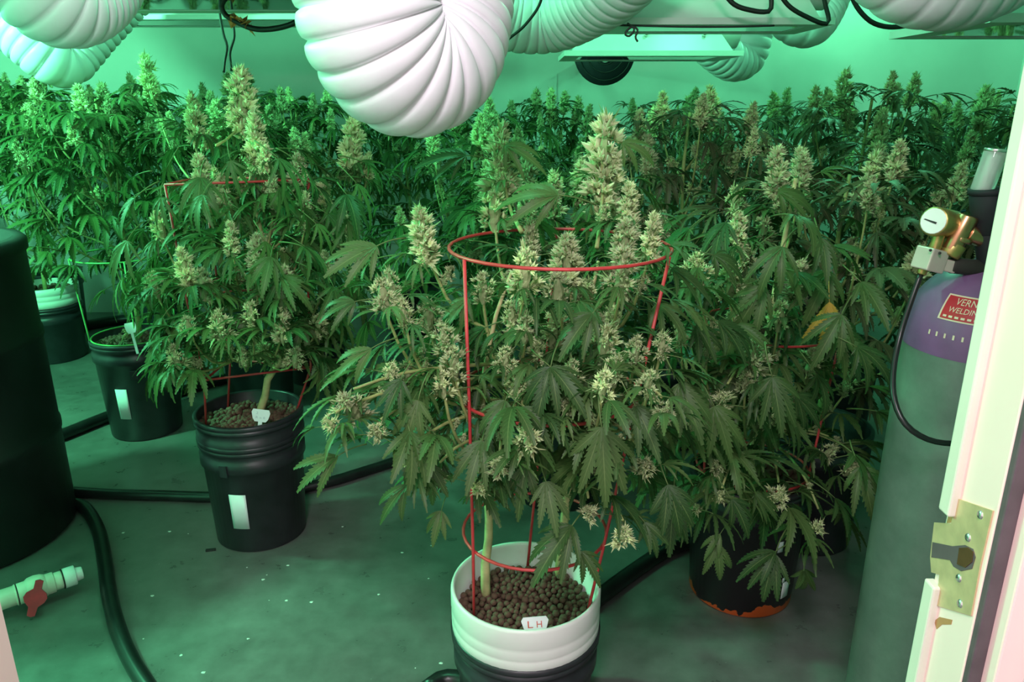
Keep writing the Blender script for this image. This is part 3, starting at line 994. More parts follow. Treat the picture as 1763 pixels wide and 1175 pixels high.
cord(Ys([(205, -40, 2.2), (196, 5, 2.2), (187, 24, 2.2), (190, 31, 2.2), (205, 24, 2.2), (214, 5, 2.2), (219, -40, 2.2)]), 0.0062, 'black cord loop hanging between the left ducts and the glass hood')
cord(Ys([(935, -40, 2.18), (930, 5, 2.2), (905, 42, 2.22), (882, 62, 2.24), (860, 78, 2.27)]), 0.004, 'thin black cord draped over the pale rising duct')
cord(Ys([(1025, 43, 2.24), (1100, 44, 2.24), (1180, 46, 2.24), (1260, 46, 2.24), (1335, 44, 2.24)]), 0.0028, 'thin black cord stretched along the lower edge of a hood')
cord(Ys([(1080, 40, 2.22), (1092, 50, 2.22), (1084, 62, 2.22), (1076, 58, 2.22), (1088, 46, 2.22), (1098, 52, 2.22), (1094, 64, 2.22), (1098, 72, 2.22)]), 0.0028, 'small knotted loop of thin black cord below a hood', 0.006)
cord(Ys([(1235, -30, 2.18), (1262, 6, 2.18), (1295, 18, 2.18), (1320, 20, 2.18), (1328, 12, 2.18), (1326, -30, 2.18)]), 0.0066, 'black cord loop lying on the front of the looped hood')
cord(Ys([(1330, -30, 2.2), (1358, 10, 2.2), (1395, 32, 2.2), (1420, 41, 2.2), (1427, 34, 2.2), (1422, 12, 2.2), (1412, -30, 2.2)]), 0.0062, 'black cord loop drooping past the right end of a hood')
cord(Ys([(1455, -40, 1.9), (1472, 6, 1.9), (1495, 34, 1.9), (1520, 45, 1.9), (1548, 46, 1.9), (1575, 40, 1.9)]), 0.0058, 'black cord curving under the duct by the door frame')

# ------------------------------------------------------------------ leaf and bud meshes
def leaflet(mb, uvs, L, wid, ang, bend, fold, seed, twist=0.0, nt=8, lift=0.0):
    """one serrated leaflet from the origin, pointing at angle ang from +Y, arching down by bend"""
    rg = random.Random(seed)
    ca, sa = math.cos(ang), math.sin(ang)
    def place(s, w, up):      # s along, w across, up normal
        b = bend * s
        if abs(bend) > 1e-4:
            y = L * math.sin(b) / bend
            z = -L * (1 - math.cos(b)) / bend
        else:
            y, z = L * s, 0
        tw = twist * s
        x = w * math.cos(tw)
        zz = w * math.sin(tw) + up
        y2 = y + zz * math.sin(b) * 0.5
        z2 = z + zz * math.cos(b) + lift * L * s
        return (x * ca + y2 * sa, -x * sa + y2 * ca, z2)
    def width(s):
        return wid * L * (math.sin(math.pi * min(1, (s * 0.94 + 0.02)) ** 0.82)) ** 0.9
    base = len(mb.v)
    vs, uv, fs = [], [], []
    mids = []
    for i in range(nt + 1):
        s = i / nt
        mids.append(len(vs)); vs.append(place(s, 0, 0)); uv.append((s, 0.0))
    for side in (1, -1):
        notch = []
        tips = []
        for i in range(nt + 1):
            s = i / nt
            w = width(s) * 0.70
            if i in (0, nt): w *= 0.15
            notch.append(len(vs)); vs.append(place(s, side * w, abs(w) * fold)); uv.append((s, 0.85))
        for i in range(nt):
            s = (i + 0.86) / nt
            w = width(min(0.97, s)) * 1.10 * rg.uniform(0.95, 1.05)
            tips.append(len(vs)); vs.append(place(min(1, s + 0.03), side * w, abs(w) * fold)); uv.append((s, 1.0))
        for i in range(nt):
            f = (mids[i], mids[i + 1], notch[i + 1], tips[i], notch[i])
            fs.append(f if side < 0 else tuple(reversed(f)))
    mb.add(vs, fs)
    uvs += uv

def fan_leaf_mesh(seed, nl=7, bend=0.7, spread=0.62, wid=0.13, fold=0.25, pet=0.55, nt=11, mat='leaf'):
    rg = random.Random(seed)
    mb, uvs = MB(), []
    half = nl // 2
    for k in range(-half, half + 1):
        L = 1.0 * (1 - 0.11 * abs(k) - 0.055 * k * k) * rg.uniform(0.94, 1.05)
        leaflet(mb, uvs, L, wid * rg.uniform(0.92, 1.08) * (1 - 0.04 * abs(k)), k * spread * (1 + 0.06 * abs(k)) + rg.uniform(-0.07, 0.07), bend * rg.uniform(0.75, 1.3),
                fold * rg.uniform(0.7, 1.3), seed * 31 + k, rg.uniform(-0.35, 0.35), nt, rg.uniform(-0.05, 0.08))
    # petiole back from the junction
    if pet > 0:
        n = 5
        pts = [Vector((0.02 * math.sin(3 * i / n), -pet * i / n, -0.16 * pet * (i / n) ** 2)) for i in range(n + 1)]
        b0 = len(mb.v)
        sweep(pts, [0.010 + 0.006 * i / n for i in range(n + 1)], 4, True, mb)
        uvs += [(0.5, 0.0)] * (len(mb.v) - b0)
    me = mb.mesh('fan_leaf', M[mat], True)
    ul = me.uv_layers.new(name='UVMap')
    idx = [0] * len(me.loops)
    me.loops.foreach_get('vertex_index', idx)
    ul.data.foreach_set('uv', [c for i in idx for c in uvs[i]])
    return me

PET = 0.55
LEAF = {
    'flat': [fan_leaf_mesh(s, 7, 0.65, 0.37, 0.110, 0.30) for s in (1, 2, 3)],
    'arch': [fan_leaf_mesh(s, 7, 1.10, 0.44, 0.098, 0.32) for s in (4, 5, 6)],
    'thin': [fan_leaf_mesh(s, 7, 1.25, 0.42, 0.070, 0.35, nt=7) for s in (7, 8, 9)],
    'five': [fan_leaf_mesh(s, 5, 0.95, 0.38, 0.115, 0.32) for s in (10, 11, 12)],
    'three': [fan_leaf_mesh(s, 3, 0.95, 0.48, 0.11, 0.28) for s in (13, 14)],
}
LEAFB = {k: [] for k in LEAF}
for k in LEAF:
    for me in LEAF[k]:
        m2 = me.copy()
        m2.materials.clear()
        m2.materials.append(M['leafb'])
        LEAFB[k].append(m2)
LEAFY = LEAF['three'][0].copy()
LEAFY.materials.clear()
LEAFY.materials.append(M['leafy'])

def bud_mesh(seed, R=0.30, n_cal=130, n_leaf=34, n_hair=70, pale=1.0):
    """cola of unit length along +Z"""
    rg = random.Random(seed)
    mb, cols = MB(), []
    def put(vs, fs, col):
        mb.add(vs, fs)
        cols.extend([(*c, 1.0) for c in (col if isinstance(col, list) else [col] * len(vs))])
    def prof(h):
        return R * (0.55 + 0.45 * math.sin(math.pi * (0.12 + 0.6 * h))) * (1 - max(0, h - 0.62) / 0.38 * 0.72) * (0.6 + 0.4 * min(1, h / 0.18))
    # core
    core = []
    seg, nh = 8, 8
    for i in range(nh + 1):
        h = i / nh
        for k in range(seg):
            a = 6.2832 * k / seg
            r = prof(h) * 0.34 * rg.uniform(0.8, 1.2)
            core.append((r * math.cos(a), r * math.sin(a), h * 0.95))
    put(core, [(i * seg + k, i * seg + (k + 1) % seg, (i + 1) * seg + (k + 1) % seg, (i + 1) * seg + k) for i in range(nh) for k in range(seg)], (0.36, 0.42, 0.20))
    # clumps of calyxes, each a small rosette with its own sugar leaves and hairs
    ncl = max(8, n_cal // 10)
    for q in range(ncl):
        hq = ((q + rg.random()) / ncl) ** 0.9
        aq = q * 2.39996 + rg.uniform(-.9, .9)
        cs = rg.uniform(0.75, 1.25) * (1.1 - 0.45 * hq)
        cd = Vector((math.cos(aq), math.sin(aq), 0.35 + 1.5 * hq * hq)).normalized()
        cc = Vector((0, 0, hq * 0.90)) + cd * prof(hq) * rg.uniform(0.30, 0.72)
        v_ = rg.uniform(0.72, 1.12)
        for c in range(15):
            out = (cd + Vector((rg.gauss(0, .6), rg.gauss(0, .6), rg.gauss(0.15, .5)))).normalized()
            sz = rg.uniform(0.055, 0.095) * cs
            p = cc + out * R * 0.30 * cs * rg.uniform(0.5, 1.1)
            t1 = out.cross(Vector((0.12, 0.2, 1))).normalized()
            t2 = out.cross(t1)
            vs = [p - out * sz * 0.3]
            for k in range(4):
                b = 6.2832 * k / 4 + c
                vs.append(p + out * sz * 0.35 + (t1 * math.cos(b) + t2 * math.sin(b)) * sz * 0.42)
            vs.append(p + out * sz * 1.6)
            w_ = v_ * rg.uniform(0.85, 1.1)
            put(vs, [(0, 1 + (k + 1) % 4, 1 + k) for k in range(4)] + [(5, 1 + k, 1 + (k + 1) % 4) for k in range(4)],
                [(0.40 * w_, 0.50 * w_, 0.20 * w_)] + [(0.58 * w_, 0.68 * w_, 0.32 * w_)] * 4 + [(0.86 * w_, 0.89 * w_, 0.58 * w_)])
        for c in range(max(2, n_leaf // ncl)):
            out = (cd * 1.2 + Vector((rg.gauss(0, .5), rg.gauss(0, .5), rg.gauss(0.05, .4)))).normalized()
            ln = rg.uniform(0.16, 0.40) * (1.1 - 0.4 * hq) * (R / 0.25) ** 0.5
            w = ln * rg.uniform(0.05, 0.085)
            p = cc
            t1 = out.cross(Vector((0.1, 0.1, 1))).normalized()
            dn = Vector((0, 0, -1))
            m1 = p + out * ln * 0.5
            tip = p + out * ln + dn * ln * rg.uniform(-0.1, 0.35)
            g = rg.uniform(0.8, 1.2)
            put([p - t1 * w * .5, p + t1 * w * .5, m1 + t1 * w + dn * w * .2, m1, m1 - t1 * w + dn * w * .2, tip],
                [(0, 1, 3), (1, 2, 3), (0, 3, 4), (3, 2, 5), (4, 3, 5)], [(0.22 * g, 0.29 * g, 0.10 * g)] * 2 + [(0.30 * g, 0.36 * g, 0.15 * g)] * 3 + [(0.50 * g, 0.52 * g, 0.30 * g)])
        for c in range(max(3, n_hair // ncl)):
            out = (cd + Vector((rg.gauss(0, .8), rg.gauss(0, .8), rg.gauss(0.3, .6)))).normalized()
            p = cc + out * R * 0.25 * cs
            t1 = out.cross(Vector((0.3, 0.2, 1))).normalized() * 0.0055
            ln = rg.uniform(0.06, 0.15)
            col = (0.80, 0.78, 0.62) if rg.random() < 0.72 else (0.52, 0.33, 0.16)
            put([p - t1, p + t1, p + out * ln + Vector((0, 0, rg.uniform(-.03, .03)))], [(0, 1, 2)], col)
    me = mb.mesh('bud', M['bud'], False)
    ca = me.color_attributes.new('Col', 'FLOAT_COLOR', 'POINT')
    ca.data.foreach_set('color', [x for c in cols for x in c])
    return me
COLA = [bud_mesh(s, 0.20, 330, 75, 210) for s in (21, 22, 23, 24)]       # long colas
POP = [bud_mesh(s, 0.41, 150, 60, 120) for s in (31, 32, 33, 34)]         # short side buds

# ------------------------------------------------------------------ plant builder
class Plant:
    def __init__(s, label, base, seed, group=None, leaves=LEAF):
        s.base = Vector(base)
        s.root = thing('cannabis_plant', label, 'plant', s.base, group)
        s.rg = random.Random(seed)
        s.leafset = leaves
        s.nleaf = s.nbud = s.nsug = 0
        s.part = 'leaf'
    def tube(s, name, pts, r0, r1, mat, seg=6, step=None):
        path = resample(pts, step or 0.05)
        n = len(path)
        rad = [r0 + (r1 - r0) * i / max(1, n - 1) for i in range(n)]
        return link(name, sweep(rel(path, s.base), rad, seg).mesh(name, M[mat]), s.root)
    reject = None
    def leaf_mat(s, me, mtx, hero=False):
        if not hero and s.reject and s.reject(mtx.translation + (mtx.to_3x3() @ Vector((0, 0.5, -0.1)))):
            return
        if s.part == 'leaf':
            if s.nleaf >= 298: return
            s.nleaf += 1
        else:
            if s.nsug >= 298: return
            s.nsug += 1
        o = bpy.data.objects.new(s.part, me)
        COL.objects.link(o)
        o.parent = s.root
        loc, rot, sc = mtx.decompose()
        o.rotation_mode = 'QUATERNION'
        o.location = loc - s.base
        o.rotation_quaternion = rot
        o.scale = sc
        return o
    def leaf_at(s, node, yaw, pitch, size, kind=None, roll=0.0):
        """petiole starts at node and leaves along yaw/pitch"""
        k = kind or s.rg.choice(['flat', 'arch', 'five', 'arch', 'thin'])
        me = s.rg.choice(s.leafset[k])
        R = Euler((pitch, roll, yaw)).to_matrix().to_4x4()
        S = Matrix.Scale(size, 4)
        J = Vector(node) - (R @ Vector((0, -PET * size, -0.10 * size)))
        return s.leaf_mat(me, Matrix.Translation(J) @ R @ S)
    def leaf_from_to(s, J, T, up, kind='flat', size=None):
        """hero leaf: junction J, tip of the middle leaflet T, up = leaf normal hint"""
        J, T = Vector(J), Vector(T)
        d = T - J
        y = d.normalized()
        z = Vector(up)
        z = (z - y * z.dot(y)).normalized()
        x = y.cross(z)
        R = Matrix(((x.x, y.x, z.x), (x.y, y.y, z.y), (x.z, y.z, z.z))).to_4x4()
        me = s.rg.choice(s.leafset[kind])
        return s.leaf_mat(me, Matrix.Translation(J) @ R @ Matrix.Scale(size or d.length * 1.05, 4), True)
    def bud(s, p, direction, length, long=None):
        s.nbud += 1
        long = (length > 0.085) if long is None else long
        me = s.rg.choice(COLA if long else POP)
        o = bpy.data.objects.new('bud', me)
        COL.objects.link(o)
        o.parent = s.root
        o.location = Vector(p) - s.base
        q = Vector(direction).to_track_quat('Z', 'Y')
        o.rotation_mode = 'QUATERNION'
        from mathutils import Quaternion
        o.rotation_quaternion = q @ Quaternion((0, 0, 1), s.rg.uniform(0, 6.28))
        k = s.rg.uniform(0.9, 1.12)
        o.scale = (length * k, length * k, length)
        return o
    def whorl(s, p, n, size, lo=-0.3, hi=0.5, kinds=None, a0=None):
        a = s.rg.uniform(0, 6.28) if a0 is None else a0
        for i in range(n):
            s.leaf_at(p, a + i * 2.4 + s.rg.uniform(-.3, .3), s.rg.uniform(lo, hi), size * s.rg.uniform(0.75, 1.15), s.rg.choice(kinds) if kinds else None, s.rg.uniform(-.3, .3))
    def branch(s, start, tip, blen, nodes=3, leaf=0.10, r=0.0045, sag=0.0, sub=True, crown=4, big=0.8):
        """branch from start to tip with a bud of length blen ending at tip"""
        start, tip = Vector(start), Vector(tip)
        d = tip - start
        ctrl = start + Vector((d.x * 0.62, d.y * 0.62, d.z * 0.30 - sag))
        ctrl2 = start + Vector((d.x * 0.92, d.y * 0.92, d.z * 0.68 - sag * 0.6))
        s.tube('branch', [start, ctrl, ctrl2, tip - (tip - ctrl2).normalized() * blen * 0.5], r, r * 0.5, 'twig')
        ax = (tip - ctrl2).normalized()
        ax = (ax + (Vector((0, 0, 0.6)) if sag >= 0 else Vector((0, -0.5, 2.0)))).normalized()
        s.bud(tip - ax * blen, ax, blen)
        # leaves reaching out from under the bud
        out = math.atan2(-(d.x), d.y) if d.xy.length > 0.02 else s.rg.uniform(0, 6.28)
        s.part = 'sugar_leaf'
        s.whorl(tip - ax * blen * 0.85, crown, leaf * big, -0.25, 0.55, ['thin', 'arch', 'thin', 'three'])
        s.part = 'leaf'
        for i in range(nodes):
            f = 0.40 + 0.5 * (i + s.rg.uniform(0.1, 0.9)) / nodes
            p = start.lerp(ctrl, f * 1.4) if f < 0.6 else ctrl.lerp(ctrl2, (f - 0.5) * 1.8)
            if sub and s.rg.random() < 0.75:
                bd = Vector((s.rg.uniform(-.6, .6), s.rg.uniform(-.6, .6), 1)).normalized()
                s.bud(p, bd, blen * s.rg.uniform(0.3, 0.5) if blen < 0.13 else s.rg.uniform(0.035, 0.06), False)
            yaw = out + s.rg.choice((-1, 1)) * s.rg.uniform(0.2, 1.6)
            s.leaf_at(p, yaw, s.rg.uniform(-0.6, 0.25), leaf * s.rg.uniform(0.8, 1.25), None, s.rg.uniform(-.3, .3))

def generic(label, x, y, z0, top, R, seed, n=15, blen=(0.07, 0.14), leaf=0.11, low=0.45, fill=40, leaves=LEAF, group=None, droop=(-0.9, 0.3), cx=0, cy=0, stemmat='twig'):
    p = Plant(label, (x, y, z0), seed, group, leaves)
    rg = p.rg
    stem_top = Vector((x + cx * 0.6, y + cy * 0.6, top - 0.1))
    sp_ = [Vector((x, y, z0 - 0.02)), Vector((x + cx * .2 + 0.01, y + cy * .2, z0 + (top - z0) * 0.35)), Vector((x + cx * .4 - 0.01, y + cy * .4, z0 + (top - z0) * 0.65)), stem_top]
    p.tube('stem', sp_, 0.011, 0.005, stemmat, 8)
    def on_stem(h):
        f = max(0, min(1, (h - z0) / (top - z0)))
        return Vector((x + cx * 0.6 * f, y + cy * 0.6 * f, h))
    for i in range(n):
        q = (i + 0.5) / n
        rr = R * math.sqrt(q) * rg.uniform(0.75, 1.1)
        a = i * 2.39996 + rg.uniform(-.4, .4)
        tz = top - (top - low) * 0.75 * q ** 1.9 * rg.uniform(0.5, 1.1) - rg.uniform(0, 0.06)
        tip = Vector((x + cx + rr * math.cos(a), y + cy + rr * math.sin(a), tz))
        hb = max(z0 + 0.10, tz - 0.22 - rr * 0.7 - rg.uniform(0, .1))
        bl = rg.uniform(*blen) * (1.25 - 0.55 * q)
        p.branch(on_stem(hb), tip, bl, 3, leaf, sag=0.02, crown=5, big=1.0)
    for i in range(fill):
        a = rg.uniform(0, 6.28)
        h = rg.uniform(low - 0.08, top - 0.12)
        k = 1 - 0.5 * (h - low) / (top - low)
        rr = R * math.sqrt(rg.random()) * k
        node = Vector((x + cx * .6 + rr * math.cos(a), y + cy * .6 + rr * math.sin(a), h))
        p.leaf_at(node, a - math.pi / 2 + rg.uniform(-.7, .7), rg.uniform(*droop), leaf * rg.uniform(0.8, 1.3), None, rg.uniform(-.3, .3))
    return p

#PLANTS
# ------------------------------------------------------------------ the front plant
fz = zt
A = Plant('big bushy cannabis plant in the white pot inside the round red cage', (FB.x - 0.06, FB.y - 0.03, fz), 77)
sa_ = atZ(838, 1028, fz)
A.tube('stem', [sa_ + Vector((0, 0, -0.02)), atY(835, 980, sa_.y), atY(842, 900, sa_.y + 0.02), atY(830, 700, FB.y), atY(850, 560, FB.y + 0.03), atY(880, 470, FB.y + 0.05)], 0.0105, 0.003, 'stem', 10)
sb_ = atZ(962, 990, fz)
A.tube('stem', [sb_ + Vector((0, 0, -0.02)), atY(968, 930, sb_.y), atY(985, 780, FB.y), atY(1010, 560, FB.y + 0.02), atY(1030, 450, FB.y + 0.08)], 0.011, 0.003, 'stem', 10)
def stemA(px, h):
    base = sa_ if px < 930 else sb_
    f = max(0, min(1, (h - fz) / 0.8))
    t_ = Vector((0.02 if px < 930 else 0.16, FB.y + 0.04, 0))
    return Vector((base.x + (t_.x - base.x) * f, base.y + (t_.y - base.y) * f, h))
def proj(p):
    q = Vector(p) - Vector((0, 0, CAMH))
    dz = q.y * CP - q.z * SP
    return W_PX / 2 + F * q.x / dz, H_PX / 2 + F * (-(q.y * SP + q.z * CP)) / dz
def rejA(p):
    px, py = proj(p)
    return (py > 868 and 750 < px < 1080) or (768 < px < 838 and py > 440 and p.y < FB.y - 0.06) or py > 960
A.reject = rejA
# (px, py of the bud tip, Y, bud length)
FRONT_BUDS = [(560, 720, 1.14, .03), (760, 640, 1.18, .05), (905, 545, 1.2, .05), (870, 600, 1.2, .05), (1150, 700, 1.1, .035), (985, 620, 1.15, .045), (690, 515, 1.2, .05), (655, 480, 1.2, .06), (905, 430, 1.22, .08), (960, 470, 1.2, .07), (1075, 430, 1.2, .08), (850, 330, 1.5, .08), (1085, 310, 1.45, .10), (1040, 640, 1.06, .05), (1120, 640, 1.08, .05), (1045, 193, 1.52, 0.20), (862, 212, 1.58, 0.16), (722, 352, 1.36, 0.115), (915, 375, 1.42, 0.09), (976, 400, 1.36, 0.12), (1128, 365, 1.30, 0.09), (1080, 375, 1.34, 0.11),
              (668, 465, 1.30, 0.06), (735, 520, 1.28, 0.06), (762, 560, 1.22, 0.055), (780, 600, 1.20, 0.06), (588, 685, 1.16, 0.055), (640, 735, 1.14, 0.032), (700, 780, 1.15, 0.035),
              (745, 815, 1.17, 0.032), (880, 520, 1.30, 0.06), (950, 540, 1.28, 0.07), (1042, 560, 1.20, 0.075), (1062, 615, 1.12, 0.055), (1098, 582, 1.15, 0.05), (1142, 575, 1.18, 0.045),
              (912, 745, 1.10, 0.052), (860, 795, 1.12, 0.035), (890, 640, 1.18, 0.045), (1078, 915, 1.10, 0.038), (1015, 878, 1.14, 0.028), (1115, 795, 1.14, 0.04), (925, 590, 1.22, 0.04),
              (700, 620, 1.24, 0.05), (830, 470, 1.36, 0.06), (1010, 480, 1.33, 0.06), (820, 830, 1.18, 0.03), (975, 690, 1.16, 0.035)]
for px, py, Y, bl in FRONT_BUDS:
    low = py > 660
    tip = atY(px, py, Y - 0.05 if low else Y)
    bl = bl * 1.25 if low else bl
    hb = max(fz + 0.10, tip.z - 0.16 - abs(tip.x - FB.x) * 0.5) if py < 660 else max(fz + 0.12, tip.z - 0.03)
    A.branch(stemA(px, hb), tip, bl, 3 if py < 700 else 2, 0.092, sag=0.02 if py < 660 else -0.03, crown=5 if bl > 0.08 else 3)
# hero fan leaves: (junction, tip, Y junction, Y tip, kind)
CAM = Vector((0, 0, CAMH))
HERO = [((648, 424), (552, 462), 1.22, 1.16, 'flat'), ((1036, 736), (1042, 888), 1.06, 1.00, 'flat'), ((948, 632), (1010, 700), 1.12, 1.05, 'five'), ((948, 632), (915, 730), 1.12, 1.06, 'five'),
        ((985, 905), (912, 990), 1.10, 1.02, 'five'), ((582, 785), (492, 830), 1.10, 1.05, 'three'), ((960, 336), (835, 318), 1.40, 1.38, 'arch'), ((802, 268), (715, 262), 1.45, 1.42, 'arch'),
        ((1072, 245), (1145, 270), 1.45, 1.42, 'arch'), ((870, 250), (945, 280), 1.50, 1.46, 'arch'), ((690, 655), (655, 720), 1.12, 1.07, 'flat'), ((640, 600), (560, 640), 1.14, 1.10, 'three'),
        ((830, 760), (800, 850), 1.12, 1.05, 'flat'), ((760, 880), (740, 940), 1.14, 1.10, 'five'), ((1150, 835), (1180, 940), 1.08, 1.02, 'five'), ((1110, 900), (1150, 960), 1.08, 1.04, 'five'),
        ((1095, 700), (1140, 790), 1.08, 1.02, 'flat'), ((905, 800), (890, 900), 1.12, 1.06, 'three'), ((700, 835), (640, 900), 1.12, 1.08, 'three'), ((740, 800), (755, 880), 1.12, 1.08, 'five'),
        ((1020, 540), (960, 600), 1.16, 1.10, 'five'), ((1170, 660), (1215, 760), 1.12, 1.06, 'flat'), ((610, 520), (535, 535), 1.18, 1.14, 'arch'), ((720, 690), (690, 780), 1.12, 1.08, 'flat'),
        ((870, 690), (830, 760), 1.12, 1.06, 'five'), ((1000, 950), (1040, 1010), 1.14, 1.10, 'five'), ((940, 830), (960, 920), 1.10, 1.04, 'flat'), ((900, 700), (960, 760), 1.1, 1.05, 'three')]
for (jx, jy), (tx, ty), Y0, Y1, k in HERO:
    J, T = atY(jx, jy, Y0), atY(tx, ty, Y1)
    up = (CAM - J).normalized() * 0.9 + Vector((0, 0, 0.9))
    A.leaf_from_to(J, T, up, k)
for i in range(95):
    px, py = A.rg.uniform(640, 1180), A.rg.uniform(430, 880)
    if py > 800 and (px < 760 or px > 1120): continue
    node = atY(px, py, A.rg.uniform(1.28, 1.70))
    a = math.atan2(node.y - FB.y - 0.02, node.x - 0.08)
    A.leaf_at(node, a - math.pi / 2 + A.rg.uniform(-.8, .8), A.rg.uniform(-1.0, 0.1), A.rg.uniform(0.075, 0.125), A.rg.choice(['flat', 'five', 'arch', 'flat']), A.rg.uniform(-.4, .4))

# ------------------------------------------------------------------ plant at the right of it, in the orange worn bucket
E = Plant('dim cannabis plant leaning over the orange worn bucket and gas cylinder', (B5.x, B5.y, 0.33), 78)
E.tube('stem', [B5 + Vector((0, 0, 0.31)), B5 + Vector((0.0, 0, 0.6)), B5 + Vector((0.02, 0.02, 0.85)), B5 + Vector((0.05, 0.05, 1.1))], 0.011, 0.005, 'stem', 10)
E_BUDS = [(1340, 250, 1.85, 0.13), (1385, 258, 1.95, 0.10), (1272, 360, 1.70, 0.10), (1200, 440, 1.55, 0.08), (1258, 450, 1.50, 0.08), (1380, 445, 1.62, 0.11), (1300, 590, 1.42, 0.08), (1285, 640, 1.40, 0.05),
          (1215, 590, 1.42, 0.05), (1245, 680, 1.38, 0.05), (1235, 795, 1.36, 0.045), (1240, 850, 1.34, 0.032), (1200, 872, 1.34, 0.025), (1342, 848, 1.40, 0.055), (1412, 905, 1.48, 0.04),
          (1170, 560, 1.45, 0.05), (1465, 640, 1.75, 0.07), (1480, 800, 1.70, 0.06), (1440, 770, 1.72, 0.06), (1345, 520, 1.55, 0.07), (1180, 730, 1.40, 0.04), (1400, 600, 1.66, 0.07), (1330, 720, 1.5, 0.05)]
for px, py, Y, bl in E_BUDS:
    tip = atY(px, py, Y - 0.05 if py > 660 else Y)
    hb = max(0.45, tip.z - 0.18 - abs(tip.x - B5.x) * 0.5) if py < 660 else max(0.47, tip.z - 0.02)
    f = (hb - 0.33) / 0.8
    E.branch(B5 + Vector((0.05 * f, 0.05 * f, hb)), tip, bl, 3 if py < 700 else 2, 0.11, sag=0.03 if py < 660 else -0.03, crown=4)
HERO_E = [((1235, 935), (1240, 1015), 1.22, 1.18, 'three'), ((1335, 950), (1270, 985), 1.30, 1.26, 'three'), ((1335, 955), (1300, 1040), 1.30, 1.24, 'five'), ((1260, 860), (1300, 930), 1.24, 1.20, 'five'),
          ((1160, 860), (1150, 960), 1.18, 1.12, 'five'), ((1385, 980), (1390, 1040), 1.42, 1.40, 'five'), ((1440, 555), (1520, 590), 1.55, 1.52, 'arch'), ((1330, 650), (1350, 760), 1.30, 1.24, 'flat'),
          ((1230, 700), (1270, 800), 1.28, 1.22, 'flat'), ((1340, 330), (1440, 350), 1.70, 1.66, 'arch'), ((1230, 440), (1310, 470), 1.45, 1.42, 'arch'), ((1200, 560), (1240, 620), 1.36, 1.30, 'flat'),
          ((1300, 850), (1350, 900), 1.30, 1.27, 'flat'), ((1240, 920), (1210, 960), 1.22, 1.19, 'three'), ((1370, 680), (1430, 740), 1.45, 1.42, 'flat'), ((1270, 560), (1330, 600), 1.38, 1.33, 'flat')]
for (jx, jy), (tx, ty), Y0, Y1, k in HERO_E:
    J, T = atY(jx, jy, Y0), atY(tx, ty, Y1)
    E.leaf_from_to(J, T, (CAM - J).normalized() * 0.9 + Vector((0, 0, 0.9)), k)
yl = E.leaf_from_to(atY(1428, 520, 1.5), atY(1422, 612, 1.48), Vector((0, -1, 0.3)), 'three')
yl.data = LEAFY
tag(yl, 'yellowed hanging leaf')
for i in range(95):
    px, py = E.rg.uniform(1150, 1480), E.rg.uniform(360, 860)
    node = atY(px, py, E.rg.uniform(1.4, 2.0))
    a = math.atan2(node.y - B5.y, node.x - B5.x)
    E.leaf_at(node, a - math.pi / 2 + E.rg.uniform(-.8, .8), E.rg.uniform(-1.0, 0.1), E.rg.uniform(0.09, 0.14), E.rg.choice(['flat', 'five', 'arch', 'flat']), E.rg.uniform(-.4, .4))

# ------------------------------------------------------------------ plant in the labelled bucket with the square cage
Bp = Plant('tall narrow-leaved cannabis plant in the three-sided red cage', (B2.x, B2.y, B2H - 0.04), 79)
Bp.tube('stem', [Vector((B2.x + 0.01, B2.y, B2H - 0.05)), atY(455, 690, B2.y), atY(462, 650, B2.y), atY(495, 590, B2.y), atY(470, 480, B2.y + .02), atY(440, 360, B2.y + .05)], 0.012, 0.005, 'stem', 10)
def rejB(p):
    px, py = proj(p)
    return py > 622 and 335 < px < 545
Bp.reject = rejB
B_BUDS = [(413, 113, 2.35, 0.17), (437, 193, 2.25, 0.13), (328, 158, 2.40, 0.12), (340, 262, 2.15, 0.11), (248, 92, 2.7, 0.12), (512, 262, 2.2, 0.10), (310, 425, 1.95, 0.10), (345, 465, 1.95, 0.07), (608, 200, 2.45, 0.16), (635, 260, 2.45, 0.08),
          (525, 330, 2.1, 0.09), (440, 400, 2.0, 0.10), (490, 455, 1.98, 0.09), (395, 380, 2.0, 0.08), (270, 365, 2.1, 0.07), (485, 525, 1.92, 0.09), (375, 535, 1.9, 0.07), (295, 595, 1.9, 0.06), (320, 545, 1.9, 0.05),
          (430, 520, 1.92, 0.06), (560, 430, 2.1, 0.08), (590, 360, 2.2, 0.09), (470, 300, 2.15, 0.08), (380, 300, 2.15, 0.08), (550, 540, 2.05, 0.06), (260, 470, 2.1, 0.06), (415, 600, 1.92, 0.04), (510, 600, 1.95, 0.05), (455, 250, 2.2, .1), (560, 300, 2.3, .1)]
for px, py, Y, bl in B_BUDS:
    tip = atY(px, py, Y - 0.10)
    bl *= 1.2
    hb = max(0.58, tip.z - 0.2 - abs(tip.x - B2.x) * 0.6)
    f = (hb - 0.4) / 0.9
    Bp.branch(Vector((B2.x + 0.03 - 0.06 * f, B2.y + 0.04 * f, hb)), tip, bl, 3, 0.12, sag=0.03, crown=6)
for i in range(200):
    py = Bp.rg.uniform(235, 615)
    w = 175 if py < 520 else 120
    px = 420 + Bp.rg.uniform(-w, w)
    node = atY(px, py, Bp.rg.uniform(1.85, 2.45))
    a = math.atan2(node.y - B2.y, node.x - B2.x)
    Bp.leaf_at(node, a - math.pi / 2 + Bp.rg.uniform(-.7, .7), Bp.rg.uniform(-1.25, -0.2), Bp.rg.uniform(0.10, 0.145), Bp.rg.choice(['thin', 'thin', 'thin', 'arch', 'five']), Bp.rg.uniform(-.4, .4))

